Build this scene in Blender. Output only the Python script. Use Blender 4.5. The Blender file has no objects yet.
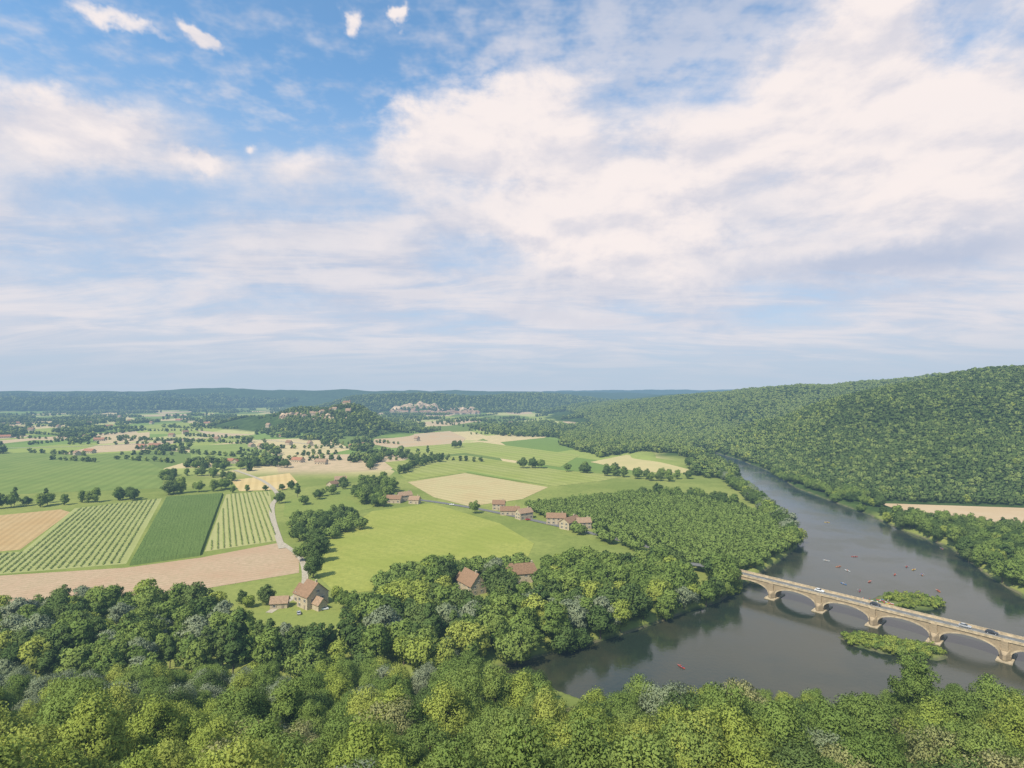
import bpy, bmesh, math, random
import numpy as np
from mathutils import Vector, Matrix
random.seed(7); rng=np.random.default_rng(11)
S=bpy.context.scene; COL=S.collection
H=110.0; F=569.0; HY=392.0
def P(px,py,z=3.0):
    y=(H-z)*F/(py-HY); return ((px-512)/F*y, y)
def PP(l,z=3.0): return [P(a,b,z) for a,b in l]
# ------------------------------------------------------------ numpy noise
_tab=rng.random((256,256))
def vnoise(x,y):
    xi=np.floor(x).astype(int); yi=np.floor(y).astype(int); fx=x-xi; fy=y-yi
    fx=fx*fx*(3-2*fx); fy=fy*fy*(3-2*fy)
    a=_tab[xi&255,yi&255]; b=_tab[(xi+1)&255,yi&255]; c=_tab[xi&255,(yi+1)&255]; d=_tab[(xi+1)&255,(yi+1)&255]
    return (a*(1-fx)+b*fx)*(1-fy)+(c*(1-fx)+d*fx)*fy
def fbm(x,y,o=4):
    s=0;a=.5
    for i in range(o): s=s+a*vnoise(x+17.3*i,y-9.1*i); x=x*2.03; y=y*2.03; a*=.5
    return s
def inpoly(x,y,poly):
    r=np.zeros(x.shape,bool); n=len(poly)
    for i in range(n):
        x1,y1=poly[i]; x2,y2=poly[(i+1)%n]
        if y1==y2: continue
        c=((y1>y)!=(y2>y))&(x<(x2-x1)*(y-y1)/(y2-y1)+x1); r^=c
    return r
def segdist(x,y,a,b):
    dx=b[0]-a[0];dy=b[1]-a[1];L=dx*dx+dy*dy+1e-9
    t=np.clip(((x-a[0])*dx+(y-a[1])*dy)/L,0,1)
    return np.hypot(x-a[0]-t*dx,y-a[1]-t*dy),t
def sdf(x,y,poly):
    d=np.full(x.shape,1e9)
    for i in range(len(poly)):
        d=np.minimum(d,segdist(x,y,poly[i],poly[(i+1)%len(poly)])[0])
    return np.where(inpoly(x,y,poly),-d,d)
def linedist(x,y,pl):
    d=np.full(x.shape,1e9)
    for i in range(len(pl)-1): d=np.minimum(d,segdist(x,y,pl[i],pl[i+1])[0])
    return d
# ------------------------------------------------------------ river + terrain
RIV=PP([(690,452),(716,459),(738,471),(752,487),(776,508),(797,530),(800,548),(765,572),(738,590),(722,602),(690,612),(640,630),(590,645),(545,656),(500,668)],0)
RIV+=[(-40,216),(-140,211),(-300,214),(-600,225),(-600,212),(-300,201),(-140,199),(-60,202),(-5,208)]
RIV+=PP([(545,684),(600,704),(700,712),(800,715),(900,704),(1000,694)],0)
RIV+=[(260,196),(420,160),(700,120),(700,200),(430,235),(330,272),(271,301)]
RIV+=PP([(985,577),(945,547),(902,532),(862,513),(796,489),(765,470),(733,458),(700,449)],0)
ISL=[(206,298,18,10,0.),(163,246,20,7.5,-.5),(192,296,11,6,0.)]
RIDGES=[
 [(430,900,20,170),(560,930,62,370),(720,960,124,450),(860,950,148,480),(1200,930,180,540),(2000,900,200,600)],
 [(500,2700,52,460),(700,2050,86,600),(894,1640,122,640),(1150,1480,144,600),(1600,1400,170,600)],
 [(-760,1740,34,190),(-600,1620,58,200),(-510,1550,54,190),(-435,1500,70,185),(-380,1420,42,150)],
 [(-760,3100,80,420),(-450,3050,92,380),(-200,3150,72,420),(150,3500,84,500),(500,3900,72,600)],
 [(-9000,5200,150,1800),(-5200,4500,132,1300),(-3600,4300,106,1100),(-2200,4500,134,1100),(-1200,4800,118,1100),(200,5200,112,1200),(1000,5600,100,1200)],
 [(600,7500,120,1500),(1700,7600,135,1500),(2600,7400,135,1500),(4500,7000,150,1800)],
 [(1300,4200,92,900),(2400,3600,125,1200),(4000,3000,200,1600)],
 [(-3800,3300,50,500),(-2900,3300,62,500),(-2100,3500,50,450)],
]
def ss(t): t=np.clip(t,0,1); return t*t*(3-2*t)
def ridge_h(x,y):
    h=np.zeros(x.shape)
    wob=(fbm(x/170+3,y/170,3)-.45)
    for R in RIDGES:
        for i in range(len(R)-1):
            d,t=segdist(x,y,R[i][:2],R[i+1][:2])
            z=R[i][2]+(R[i+1][2]-R[i][2])*t; w=R[i][3]+(R[i+1][3]-R[i][3])*t
            h=np.maximum(h,z*ss(1-d*(1+.5*wob)/w))
    return h
FY=[-400,-60,0,3,12,40,50,80,110,150,175,198,212,5000]; FZ=[108,106,103,100,86,60,53,37,25,12,5.5,0,-1,-1]
def height(x,y):
    x=np.asarray(x,float);y=np.asarray(y,float)
    r=ridge_h(x,y)
    near=(x>-700)&(x<800)&(y>90)&(y<1500)
    sd=np.full(x.shape,1e3)
    if near.any(): sd[near]=sdf(x[near],y[near],RIV)
    r=np.where(y>420,r*ss(sd/110.),r)      # the hills run out before the river bank
    h=3+r*(1+.32*(fbm(x/230,y/230,4)-.47))
    yy=y+(10*(fbm(x/60,y/60,3)-.45)+np.where(x<-20,-6,0))*np.clip((y-40)/60,0,1)
    fo=np.interp(yy,FY,FZ)
    h=np.where(y<260,np.maximum(3,3+fo),h)
    b=ss((sd+1)/6)
    h=np.where(sd<6,(-2.5)*(1-b)+h*b,h)
    for (a,c,rx,ry,an) in ISL:
        u=(x-a)*math.cos(an)+(y-c)*math.sin(an); v=-(x-a)*math.sin(an)+(y-c)*math.cos(an)
        q=np.hypot(u/rx,v/ry)+.45*(fbm(x/6,y/6,2)-.4)
        h=np.maximum(h,np.where(q<1.6,-2.5+3.5*ss((1.3-q)/.45),-9))
    return h
def hz(x,y): return float(height(np.array([x]),np.array([y]))[0])
# ------------------------------------------------------------ node helper
class E:
    nt=None
    def __init__(s,o): s.o=o
    @staticmethod
    def m(op,*a,clamp=False):
        n=E.nt.nodes.new('ShaderNodeMath'); n.operation=op; n.use_clamp=clamp
        for i,v in enumerate(a):
            if isinstance(v,E): E.nt.links.new(v.o,n.inputs[i])
            else: n.inputs[i].default_value=v
        return E(n.outputs[0])
    def __add__(s,b): return E.m('ADD',s,b)
    __radd__=__add__
    def __sub__(s,b): return E.m('SUBTRACT',s,b)
    def __rsub__(s,b): return E.m('SUBTRACT',b,s)
    def __mul__(s,b): return E.m('MULTIPLY',s,b)
    __rmul__=__mul__
    def __truediv__(s,b): return E.m('DIVIDE',s,b)
def smooth(x,a,b,lo=0.,hi=1.):
    n=E.nt.nodes.new('ShaderNodeMapRange'); n.interpolation_type='SMOOTHSTEP'
    E.nt.links.new(x.o,n.inputs[0])
    for i,v in enumerate((a,b,lo,hi)): n.inputs[i+1].default_value=v
    return E(n.outputs[0])
def mixc(f,a,b,mode='MIX'):
    n=E.nt.nodes.new('ShaderNodeMix'); n.data_type='RGBA'; n.blend_type=mode
    for s,v in ((0,f),(6,a),(7,b)):
        if isinstance(v,E): E.nt.links.new(v.o,n.inputs[s])
        elif s==0: n.inputs[s].default_value=v
        else: n.inputs[s].default_value=(*v,1)
    return E(n.outputs[2])
def noise(vec,scale,detail=4,rough=.5,dist=0.,col=False):
    n=E.nt.nodes.new('ShaderNodeTexNoise'); n.inputs['Scale'].default_value=scale
    n.inputs['Detail'].default_value=detail; n.inputs['Roughness'].default_value=rough; n.inputs['Distortion'].default_value=dist
    if vec is not None: E.nt.links.new(vec.o,n.inputs['Vector'])
    return E(n.outputs['Color' if col else 'Fac'])
def comb(x,y,z):
    n=E.nt.nodes.new('ShaderNodeCombineXYZ')
    for i,v in enumerate((x,y,z)):
        if isinstance(v,E): E.nt.links.new(v.o,n.inputs[i])
        else: n.inputs[i].default_value=v
    return E(n.outputs[0])
def sep(v):
    n=E.nt.nodes.new('ShaderNodeSeparateXYZ'); E.nt.links.new(v.o,n.inputs[0]); return [E(o) for o in n.outputs]
def vmul(v,t):
    n=E.nt.nodes.new('ShaderNodeVectorMath'); n.operation='MULTIPLY'; E.nt.links.new(v.o,n.inputs[0]); n.inputs[1].default_value=t; return E(n.outputs[0])
def position():
    return E(E.nt.nodes.new('ShaderNodeNewGeometry').outputs['Position'])
def objrand(): return E(E.nt.nodes.new('ShaderNodeObjectInfo').outputs['Random'])
def attr(name):
    n=E.nt.nodes.new('ShaderNodeAttribute'); n.attribute_name=name; return E(n.outputs['Fac'])
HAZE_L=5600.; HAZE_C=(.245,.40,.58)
def newmat(name):
    m=bpy.data.materials.new(name); m.use_nodes=True; m.node_tree.nodes.clear(); E.nt=m.node_tree; return m
def bump(hgt,strength,dist):
    n=E.nt.nodes.new('ShaderNodeBump'); n.inputs['Strength'].default_value=strength; n.inputs['Distance'].default_value=dist
    E.nt.links.new(hgt.o,n.inputs['Height']); return E(n.outputs[0])
def bsdf(color,rough=.9,spec=.2,normal=None,metal=0.):
    n=E.nt.nodes.new('ShaderNodeBsdfPrincipled')
    for k,v in (('Base Color',color),('Roughness',rough),('Specular IOR Level',spec),('Metallic',metal)):
        if isinstance(v,E): E.nt.links.new(v.o,n.inputs[k])
        elif k=='Base Color': n.inputs[k].default_value=(*v,1)
        else: n.inputs[k].default_value=v
    if normal is not None: E.nt.links.new(normal.o,n.inputs['Normal'])
    return E(n.outputs[0])
def diffuse(color,normal=None):
    n=E.nt.nodes.new('ShaderNodeBsdfDiffuse'); E.nt.links.new(color.o,n.inputs[0])
    if normal is not None: E.nt.links.new(normal.o,n.inputs['Normal'])
    return E(n.outputs[0])
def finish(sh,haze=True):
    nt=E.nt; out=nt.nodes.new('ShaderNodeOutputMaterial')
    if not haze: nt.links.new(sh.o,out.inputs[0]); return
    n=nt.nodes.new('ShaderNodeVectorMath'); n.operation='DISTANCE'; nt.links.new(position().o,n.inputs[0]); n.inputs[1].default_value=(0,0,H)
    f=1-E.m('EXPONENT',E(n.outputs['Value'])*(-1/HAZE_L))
    em=nt.nodes.new('ShaderNodeEmission'); em.inputs[0].default_value=(*HAZE_C,1)  # bluish emission blended in by distance: aerial haze painted into the material
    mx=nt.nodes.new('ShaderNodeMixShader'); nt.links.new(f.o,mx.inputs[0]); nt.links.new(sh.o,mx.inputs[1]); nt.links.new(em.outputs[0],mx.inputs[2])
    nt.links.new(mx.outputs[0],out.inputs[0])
def simple(name,c,var=.25,scale=1.5,rough=.85,bumpd=0.02,spec=.2,orand=0.):
    m=newmat(name); p=position(); n=noise(p,scale,5,.6)
    dark=tuple(v*(1-var) for v in c); lite=tuple(min(1,v*(1+var)) for v in c)
    col=mixc(smooth(n,.3,.7),dark,lite)
    finish(bsdf(col,rough,spec,bump(n,.4,bumpd) if bumpd else None)); return m
# ------------------------------------------------------------ mesh helper
def mkmesh(name,verts,faces,mats=(),midx=None,smoothf=False):
    me=bpy.data.meshes.new(name); me.from_pydata([tuple(v) for v in verts],[],[tuple(f) for f in faces])
    for m in mats: me.materials.append(m)
    if midx is not None: me.polygons.foreach_set('material_index',np.asarray(midx,np.int32))
    if smoothf: me.polygons.foreach_set('use_smooth',[True]*len(me.polygons))
    me.update(); return me
def link(name,data=None,parent=None,loc=None,label=None,cat=None,kind=None,group=None,rz=None,scale=None):
    o=bpy.data.objects.new(name,data); COL.objects.link(o)
    if parent is not None: o.parent=parent
    if loc is not None: o.location=loc
    if rz is not None: o.rotation_euler=(0,0,rz)
    if scale is not None: o.scale=(scale,)*3 if not hasattr(scale,'__len__') else scale
    if label: o["label"]=label
    if cat: o["category"]=cat
    if kind: o["kind"]=kind
    if group: o["group"]=group
    return o
def box(vs,fs,x0,x1,y0,y1,z0,z1):
    b=len(vs); vs+=[(x0,y0,z0),(x1,y0,z0),(x1,y1,z0),(x0,y1,z0),(x0,y0,z1),(x1,y0,z1),(x1,y1,z1),(x0,y1,z1)]
    fs+=[tuple(b+i for i in f) for f in ((0,3,2,1),(4,5,6,7),(0,1,5,4),(1,2,6,5),(2,3,7,6),(3,0,4,7))]
# ------------------------------------------------------------ camera, sun, world
cam=bpy.data.cameras.new('camera'); co=bpy.data.objects.new('camera',cam); COL.objects.link(co)
cam.sensor_width=36; cam.lens=F*36/1024; cam.clip_end=60000; cam.clip_start=.5
co.location=(0,0,H); co.rotation_euler=(math.radians(90)+math.atan(8/F),0,0); S.camera=co
SUN_EL=math.radians(50); SAZ=math.radians(218) # azimuth clockwise from +Y : sun behind
sd=Vector((math.sin(SAZ)*math.cos(SUN_EL),math.cos(SAZ)*math.cos(SUN_EL),math.sin(SUN_EL)))
sl=bpy.data.lights.new('sun','SUN'); sl.energy=5.0; sl.angle=math.radians(1.5); sl.color=(1,.92,.74)
so=bpy.data.objects.new('sun',sl); COL.objects.link(so); so.rotation_euler=sd.to_track_quat('Z','Y').to_euler(); so.location=(0,-50,400)
W=bpy.data.worlds.new('World'); S.world=W; W.use_nodes=True; W.node_tree.nodes.clear(); E.nt=W.node_tree; nt=E.nt
sky=nt.nodes.new('ShaderNodeTexSky'); sky.sky_type='NISHITA'; sky.sun_disc=False; sky.sun_elevation=SUN_EL; sky.sun_rotation=SAZ
sky.altitude=100; sky.air_density=1; sky.dust_density=.6; sky.ozone_density=2
d=E(nt.nodes.new('ShaderNodeTexCoord').outputs['Generated']); dx,dy,dz=sep(d)
az=E.m('ARCTAN2',dx,dy); hyp=E.m('SQRT',dx*dx+dy*dy); el=E.m('ARCTAN2',dz,hyp)
def ae(px,py):
    a=math.atan((px-512)/F); return a,math.atan((HY-py)/math.hypot(F,px-512))
def addv(a,b,s):
    n=E.nt.nodes.new('ShaderNodeVectorMath'); n.operation='MULTIPLY_ADD'; E.nt.links.new(b.o,n.inputs[0]); n.inputs[1].default_value=(s,)*3; E.nt.links.new(a.o,n.inputs[2]); return E(n.outputs[0])
warp=noise(d,3.,2,.5,col=True)
w2x,w2y,w2z=sep(noise(d,9.,5,.6,col=True))   # irregular outlines for the cloud masses
azw=az+(w2x-.5)*.15; elw=el+(w2y-.5)*.10
def blob(px,py,rx,ry,amp,tilt=0.):
    a,e=ae(px,py); ra=rx/F*math.cos(a)**2; re=ry/F*math.cos(a)
    u=(azw-a); v=(elw-e)
    if tilt: u,v=u*math.cos(tilt)+v*math.sin(tilt),v*math.cos(tilt)-u*math.sin(tilt)
    u=u*(1/ra); v=v*(1/re)
    return E.m('EXPONENT',(u*u+v*v)*-1.)*amp
zz=E.m('MAXIMUM',dz,0.)+.13
pl=comb(dx/zz,dy/zz,0.)
dd=addv(vmul(d,(1,1,1.9)),warp,.14)
n1=noise(dd,5.4,9,.58)            # cumulus
off=E.nt.nodes.new('ShaderNodeVectorMath'); off.operation='ADD'; E.nt.links.new(dd.o,off.inputs[0]); off.inputs[1].default_value=(-.012,-.01,.045)
n1b=noise(E(off.outputs[0]),5.4,6,.55)
n2=noise(vmul(pl,(1.,2.2,1)),.95,7,.60,.5)  # layered streaks
n3=noise(pl,12.,3,.6)               # fine ripples
neg=[(250,76,190,56,-.80),(420,64,95,36,-.50),(15,50,90,40,-.60),(170,194,150,18,-.25),(480,26,70,36,-.30),(330,198,120,16,-.25)]
pos=[(60,125,85,36,.72),(197,44,30,9,.80,-.35),(350,22,14,14,.80),(397,18,11,8,.75),(110,18,75,9,.55,-.2),(188,162,28,8,.7),(246,142,9,5,.6),
 (430,125,75,44,.66),(520,100,60,50,.62),(620,185,170,72,.62),(850,80,110,75,.75),(950,150,150,105,.48),(290,150,60,16,.35),(680,262,110,35,.30),(500,230,130,30,.22)]
mass=blob(*pos[0])
for b in pos[1:]: mass=mass+blob(*b)
neg_=blob(*neg[0])
for b in neg[1:]: neg_=neg_+blob(*b)
low=smooth(el,.58,.28,.0,.42)                  # veil thickens towards the horizon
cc=mass*.85+neg_+low+(n1-.5)*(1.6)*smooth(el,.12,.4,.4,1.)+(n2-.5)*1.35+(n3-.5)*.22
op=smooth(cc,-.14,.66)
op=E.m('MAXIMUM',op,smooth(mass+(n1-.5)*2.0,.30,.78))
tb=blob(690,30,230,60,.60)+blob(960,30,150,60,.35)    # rippled high cloud
thin=smooth(tb+(n2-.5)*1.3+(n3-.5)*1.7+.14,0.,.9)*.7
op=E.m('MAXIMUM',op,thin)
relief=smooth((n1-n1b)*1.9+mass*.12,-.26,.22)
mf=smooth(mass+(n1-.5)*1.0,.06,.60)
lit=mixc(mf,(.68,.69,.77),(.95,.865,.845))
drk=mixc(mf,(.56,.60,.72),(.71,.695,.76))
shade=mixc(relief,drk,lit)
shade=mixc(smooth(n2,.42,.62)*.5*(1-mf*.7),shade,(.86,.81,.82))
dk=blob(880,256,170,20,.9)+blob(640,320,220,14,.4)+blob(330,200,110,14,.5)+blob(250,292,120,10,.3)
shade=mixc(smooth(dk+(n2-.5)*.9+(n1-.5)*.4,.1,1.)*.7,shade,(.41,.50,.68))
skyc=E(sky.outputs[0])
vm=nt.nodes.new('ShaderNodeVectorMath'); vm.operation='MULTIPLY'; nt.links.new(skyc.o,vm.inputs[0]); vm.inputs[1].default_value=(.14,.205,.22)
under=mixc(smooth(el,.52,.26)*.8,mixc(.06,E(vm.outputs[0]),(.7,.75,.8)),(.41,.54,.74))
c=mixc(op,under,shade)
hz1=smooth(el,.20,.01,0,.9)
grey=mixc(smooth(n2,.35,.65),(.58,.63,.74),(.78,.76,.80))
c=mixc(hz1,c,mixc(smooth(el,.015,.12),(.48,.585,.71),grey))
c=mixc(smooth(el,-.01,-.1),c,(.12,.16,.1))
bg=nt.nodes.new('ShaderNodeBackground'); nt.links.new(c.o,bg.inputs[0]); bg.inputs[1].default_value=1.
ow=nt.nodes.new('ShaderNodeOutputWorld'); nt.links.new(bg.outputs[0],ow.inputs[0])
S.view_settings.view_transform='Standard'; S.view_settings.look='None'; S.view_settings.exposure=0
# ------------------------------------------------------------ materials
def field_mat(name,c1,c2,c3=None,ang=None,per=6.,stripe=.0):
    m=newmat(name); p=position()
    a=noise(p,.02,5,.65); b=noise(p,.35,5,.7)
    col=mixc(smooth(a,.35,.65),c1,c2)
    if c3: col=mixc(smooth(b+(a-.5)*.6,.35,.75)*.65,col,c3)
    col=mixc(smooth(noise(p,1.5,3,.7),.3,.8)*.3,col,tuple(v*.55 for v in c1))
    if ang is not None:
        x,y,z=sep(p); t=(x*math.cos(ang)+y*math.sin(ang))*(2*math.pi/per)+b*2.
        s=smooth(E.m('SINE',t),-.6,.8)
        col=mixc(s*stripe,col,tuple(v*.5 for v in c1))
    finish(diffuse(col)); return m
# ground
m=newmat('ground_soil_and_grass'); p=position(); x,y,z=sep(p)
gr=mixc(smooth(noise(p,.012,4,.6),.35,.65),(.185,.225,.055),(.28,.30,.085))
gr=mixc(smooth(noise(p,.25,5,.7),.35,.75)*.5,gr,(.13,.16,.045))
vo=E.nt.nodes.new('ShaderNodeTexVoronoi'); vo.inputs['Scale'].default_value=1/135.; vo.inputs['Randomness'].default_value=.85
vr=E.nt.nodes.new('ShaderNodeVectorRotate'); vr.inputs['Angle'].default_value=.5; vr.rotation_type='Z_AXIS'; E.nt.links.new(vmul(p,(1,.55,0)).o,vr.inputs[0]); E.nt.links.new(vr.outputs[0],vo.inputs[0])
cr=E.nt.nodes.new('ShaderNodeValToRGB'); cr.color_ramp.interpolation='CONSTANT'
cols=[(0,(.17,.24,.06)),(.15,(.30,.34,.09)),(.30,(.58,.46,.25)),(.43,(.20,.28,.07)),(.54,(.45,.43,.18)),(.66,(.16,.21,.06)),(.76,(.54,.40,.25)),(.88,(.34,.37,.11))]
el0=cr.color_ramp.elements; el0[0].position=0; el0[0].color=(*cols[0][1],1); el0[1].position=cols[1][0]; el0[1].color=(*cols[1][1],1)
for q,cq in cols[2:]:
    e_=el0.new(q); e_.color=(*cq,1)
vs_=sep(E(vo.outputs['Color'])); E.nt.links.new(vs_[0].o,cr.inputs[0])
pat=mixc(smooth(noise(p,.1,4,.6),.3,.8)*.3,E(cr.outputs[0]),(.12,.16,.05))
g=mixc(smooth(y,700,800)*smooth(x,260,200),gr,pat)
fo=mixc(smooth(noise(p,.035,5,.7),.3,.7),(.035,.06,.018),(.075,.115,.035))
g=mixc(smooth(x,290,330)*smooth(y,490,515),g,fo)
slope=smooth(z+noise(p,.02,3)*6.,9.,14.)
g=mixc(slope,g,fo)
bank=smooth(z,1.6,.3)
g=mixc(bank,g,mixc(smooth(noise(p,.12,4),.4,.62),(.075,.10,.035),(.15,.14,.08)))
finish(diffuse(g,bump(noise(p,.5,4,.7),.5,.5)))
M_GROUND=m
# water
m=newmat('river_water'); p=position(); x,y,z=sep(p)
w1=noise(vmul(p,(1,1,0)),.55,4,.6); w2=noise(vmul(p,(1,1,0)),.03,4,.6)
col=mixc(smooth(w2,.35,.65),(.020,.030,.018),(.046,.046,.024))
rough=smooth(w2,.38,.62,.02,.20)
sh=bsdf(col,rough,.55,bump(w1,.6,.08))
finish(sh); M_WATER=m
M_BARK=simple('tree_bark',(.14,.11,.08),.3,3)
def leafmat(name,a,b,c,tr=.3,k=1.6):
    a,b,c=[tuple(min(.6,v*k) for v in q) for q in (a,b,c)]
    m=newmat(name); nt=m.node_tree; r=objrand(); t=attr('tone')
    col=mixc(smooth(r,.0,1.),a,b)
    r2=E.m('FRACT',r*7.31)
    col=mixc(smooth(r2,.45,1.)*.75,col,c)
    col=mixc(t*.5,col,tuple(min(1,1.45*v) for v in b))
    col=mixc(smooth(t,.35,0.)*.3,col,tuple(.55*v for v in a))
    dfs=diffuse(col)
    if tr:
        tl=nt.nodes.new('ShaderNodeBsdfTranslucent'); nt.links.new(mixc(.35,col,(.28,.29,.03)).o,tl.inputs[0])
        mx=nt.nodes.new('ShaderNodeMixShader'); mx.inputs[0].default_value=tr
        nt.links.new(dfs.o,mx.inputs[1]); nt.links.new(tl.outputs[0],mx.inputs[2]); dfs=E(mx.outputs[0])
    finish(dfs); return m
L_OAK=leafmat('oak_leaves',(.082,.122,.032),(.128,.172,.043),(.168,.205,.055))
L_LIME=leafmat('lime_green_leaves',(.155,.198,.042),(.208,.242,.052),(.25,.262,.065),.35)
L_DARK=leafmat('dark_leaves',(.048,.078,.025),(.072,.105,.032),(.105,.135,.043),.25)
L_WIL=leafmat('silver_willow_leaves',(.125,.15,.09),(.16,.178,.112),(.135,.165,.08),.25)
L_OLV=leafmat('olive_brown_leaves',(.165,.165,.07),(.20,.195,.085),(.15,.17,.06),.25)
L_FA=leafmat('hill_oak_leaves',(.105,.140,.038),(.135,.170,.048),(.165,.19,.06),0,1.3)
L_FB=leafmat('hill_dark_leaves',(.060,.092,.028),(.085,.120,.036),(.11,.14,.045),0,1.2)
L_ORC=leafmat('walnut_leaves',(.100,.14,.035),(.125,.168,.043),(.14,.18,.050),.15,1.4)
L_ROW=leafmat('row_crop_leaves',(.19,.235,.075),(.22,.26,.085),(.23,.265,.09),0,1.45)
# ------------------------------------------------------------ tree meshes
def tube(vs,fs,pts,rads,n=6):
    b=len(vs)
    for i,(p_,r_) in enumerate(zip(pts,rads)):
        for k in range(n):
            a=2*math.pi*k/n; vs.append((p_[0]+r_*math.cos(a),p_[1]+r_*math.sin(a),p_[2]))
    for i in range(len(pts)-1):
        for k in range(n): k2=(k+1)%n; fs.append((b+i*n+k,b+i*n+k2,b+(i+1)*n+k2,b+(i+1)*n+k))
def crown_arrays(ht,rx,z0,K,N,ls,shape='round',flat=1.):
    cz=(ht+z0)/2; rz=(ht-z0)/2
    cs=[]
    while len(cs)<K:
        v=rng.normal(size=3); v/=np.linalg.norm(v); r=rng.random()**.45
        v=v*r
        zc=v[2]
        k=1.
        if shape=='ovate': k=1.05-.38*max(0,zc)+.0
        if shape=='column': k=1-.25*abs(zc)
        if shape=='broad': k=1.08 if zc<.2 else 1-.2*zc
        if shape=='broad' and zc<-.6 : continue
        cs.append((v[0]*rx*k*.8,v[1]*rx*k*.8,cz+zc*rz*.86,r))
    V=[];T=[];NN=[]
    lop=rng.random(2)*6.28
    for (cx,cy,c_z,r) in cs:
        rc=rx*(.22+.24*rng.random())*(1 if shape!='column' else 1.3)
        th=math.atan2(cy,cx); wob=1+.20*math.sin(3*th+lop[0])+.14*math.sin(5*th+lop[1]); cx*=wob; cy*=wob
        n=int(N*(.6+.5*rng.random())*(rc/rx/.34)**1.3)
        dv=rng.normal(size=(n,3)); out=np.array([cx,cy,(c_z-cz)*.8]); out=out/(np.linalg.norm(out)+1e-6)
        dv+=out*.5+np.array([0,0,.3]); dv/=np.linalg.norm(dv,axis=1)[:,None]
        rr=rc*(.25+.95*rng.random((n,1))**.7)
        C=np.array([cx,cy,c_z])+dv*rr*np.array([1,1,.85*flat])
        nm=dv+rng.normal(size=(n,3))*.6; nm/=np.linalg.norm(nm,axis=1)[:,None]
        t=np.cross(nm,rng.normal(size=(n,3))); t/=np.linalg.norm(t,axis=1)[:,None]; b=np.cross(nm,t)
        s=ls*(.5+1.*rng.random((n,1)))
        q=np.stack([C-t*s,C-b*s*.62,C+t*s,C+b*s*.62],1)
        V.append(q.reshape(-1,3))
        oc=(C-np.array([0,0,cz-rz*.35]))/np.array([rx,rx,rz]); oc/=np.linalg.norm(oc,axis=1)[:,None]+1e-6
        sn_=oc*.6+dv*.4+nm*.25; sn_/=np.linalg.norm(sn_,axis=1)[:,None]
        NN.append(np.repeat(sn_,4,axis=0))
        tc=rng.random()*.45
        tt=np.clip(tc+rng.random(n)*.55,0,1); T.append(np.repeat(tt,4))
    return np.concatenate(V),(np.concatenate(T),np.concatenate(NN)),cs
def quadmesh(name,V,TN,mat,tv=None,tf=None):
    T,NN=TN
    nq=len(V)//4; me=bpy.data.meshes.new(name)
    ntv=0 if tv is None else len(tv); ntf=0 if tv is None else len(tf)
    allv=V if tv is None else np.concatenate([V,np.array(tv)])
    me.vertices.add(len(allv)); me.vertices.foreach_set('co',allv.astype(np.float32).ravel())
    idx=np.arange(nq*4)
    if ntf: idx=np.concatenate([idx,(np.array(tf)+nq*4).ravel()])
    me.loops.add(len(idx)); me.loops.foreach_set('vertex_index',idx.astype(np.int32))
    me.polygons.add(nq+ntf); me.polygons.foreach_set('loop_start',(np.arange(nq+ntf)*4).astype(np.int32))
    me.materials.append(mat)
    if ntf:
        me.materials.append(M_BARK)
        me.polygons.foreach_set('material_index',np.concatenate([np.zeros(nq),np.ones(ntf)]).astype(np.int32))
    a=me.attributes.new('tone','FLOAT','POINT'); a.data.foreach_set('value',np.concatenate([T,np.zeros(ntv)]).astype(np.float32))
    me.update(calc_edges=True)
    me.polygons.foreach_set('use_smooth',np.ones(nq+ntf,bool))
    nn=np.concatenate([NN,np.zeros((ntv,3))]) if ntv else NN
    me.normals_split_custom_set_from_vertices(nn.tolist())
    me.update(); return me
def trunk_arrays(ht,cs,z0,r):
    vs=[];fs=[]
    lean=random.uniform(-.3,.3)
    tube(vs,fs,[(0,0,-1.2),(0,0,.4),(lean*.4,.1,z0+1),(lean,.2,ht*.62),(lean*1.4,.1,ht*.85)],[r*1.35,r,r*.75,r*.4,r*.1],7)
    for i in sorted(range(len(cs)),key=lambda i:-cs[i][3])[:7]:
        c=cs[i]; zb=max(z0*.8,c[2]*.55)
        tube(vs,fs,[(lean*.5,.1,zb),(c[0]*.5,c[1]*.5,(zb+c[2])*.52),(c[0]*.95,c[1]*.95,c[2])],[r*.42,r*.25,r*.06],5)
    return vs,fs
TR={}
def mktree(key,mat,ht,rx,z0,shape,K,N,ls,r=.3,flat=1.):
    V,T,cs=crown_arrays(ht,rx,z0,K,N,ls,shape,flat); tv,tf=trunk_arrays(ht,cs,z0,r)
    ob=bpy.data.objects.new('src_'+key,quadmesh('tree_'+key,V,T,mat,tv,tf))
    TR[key]=(quadmesh('crown_'+key,V,T,mat),mkmesh('trunk_'+key,tv,tf,[M_BARK]),ob)
# near, fine-leaved
mktree('n0',L_OAK,12,4.9,1.6,'broad',70,370,.15)
mktree('n1',L_OAK,13,4.3,1.6,'ovate',70,370,.15)
mktree('n2',L_LIME,12,4.2,1.5,'ovate',62,360,.155)
mktree('n3',L_DARK,12,4.6,1.4,'round',70,360,.155)
mktree('n4',L_OLV,10,4.4,1.2,'round',56,350,.15)
mktree('n5',L_LIME,12.5,4.9,1.4,'broad',70,360,.155)
mktree('n6',L_WIL,11,4.7,1.4,'broad',64,360,.15)
mktree('n7',L_OAK,15,3.2,1.4,'ovate',64,340,.15)
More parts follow.
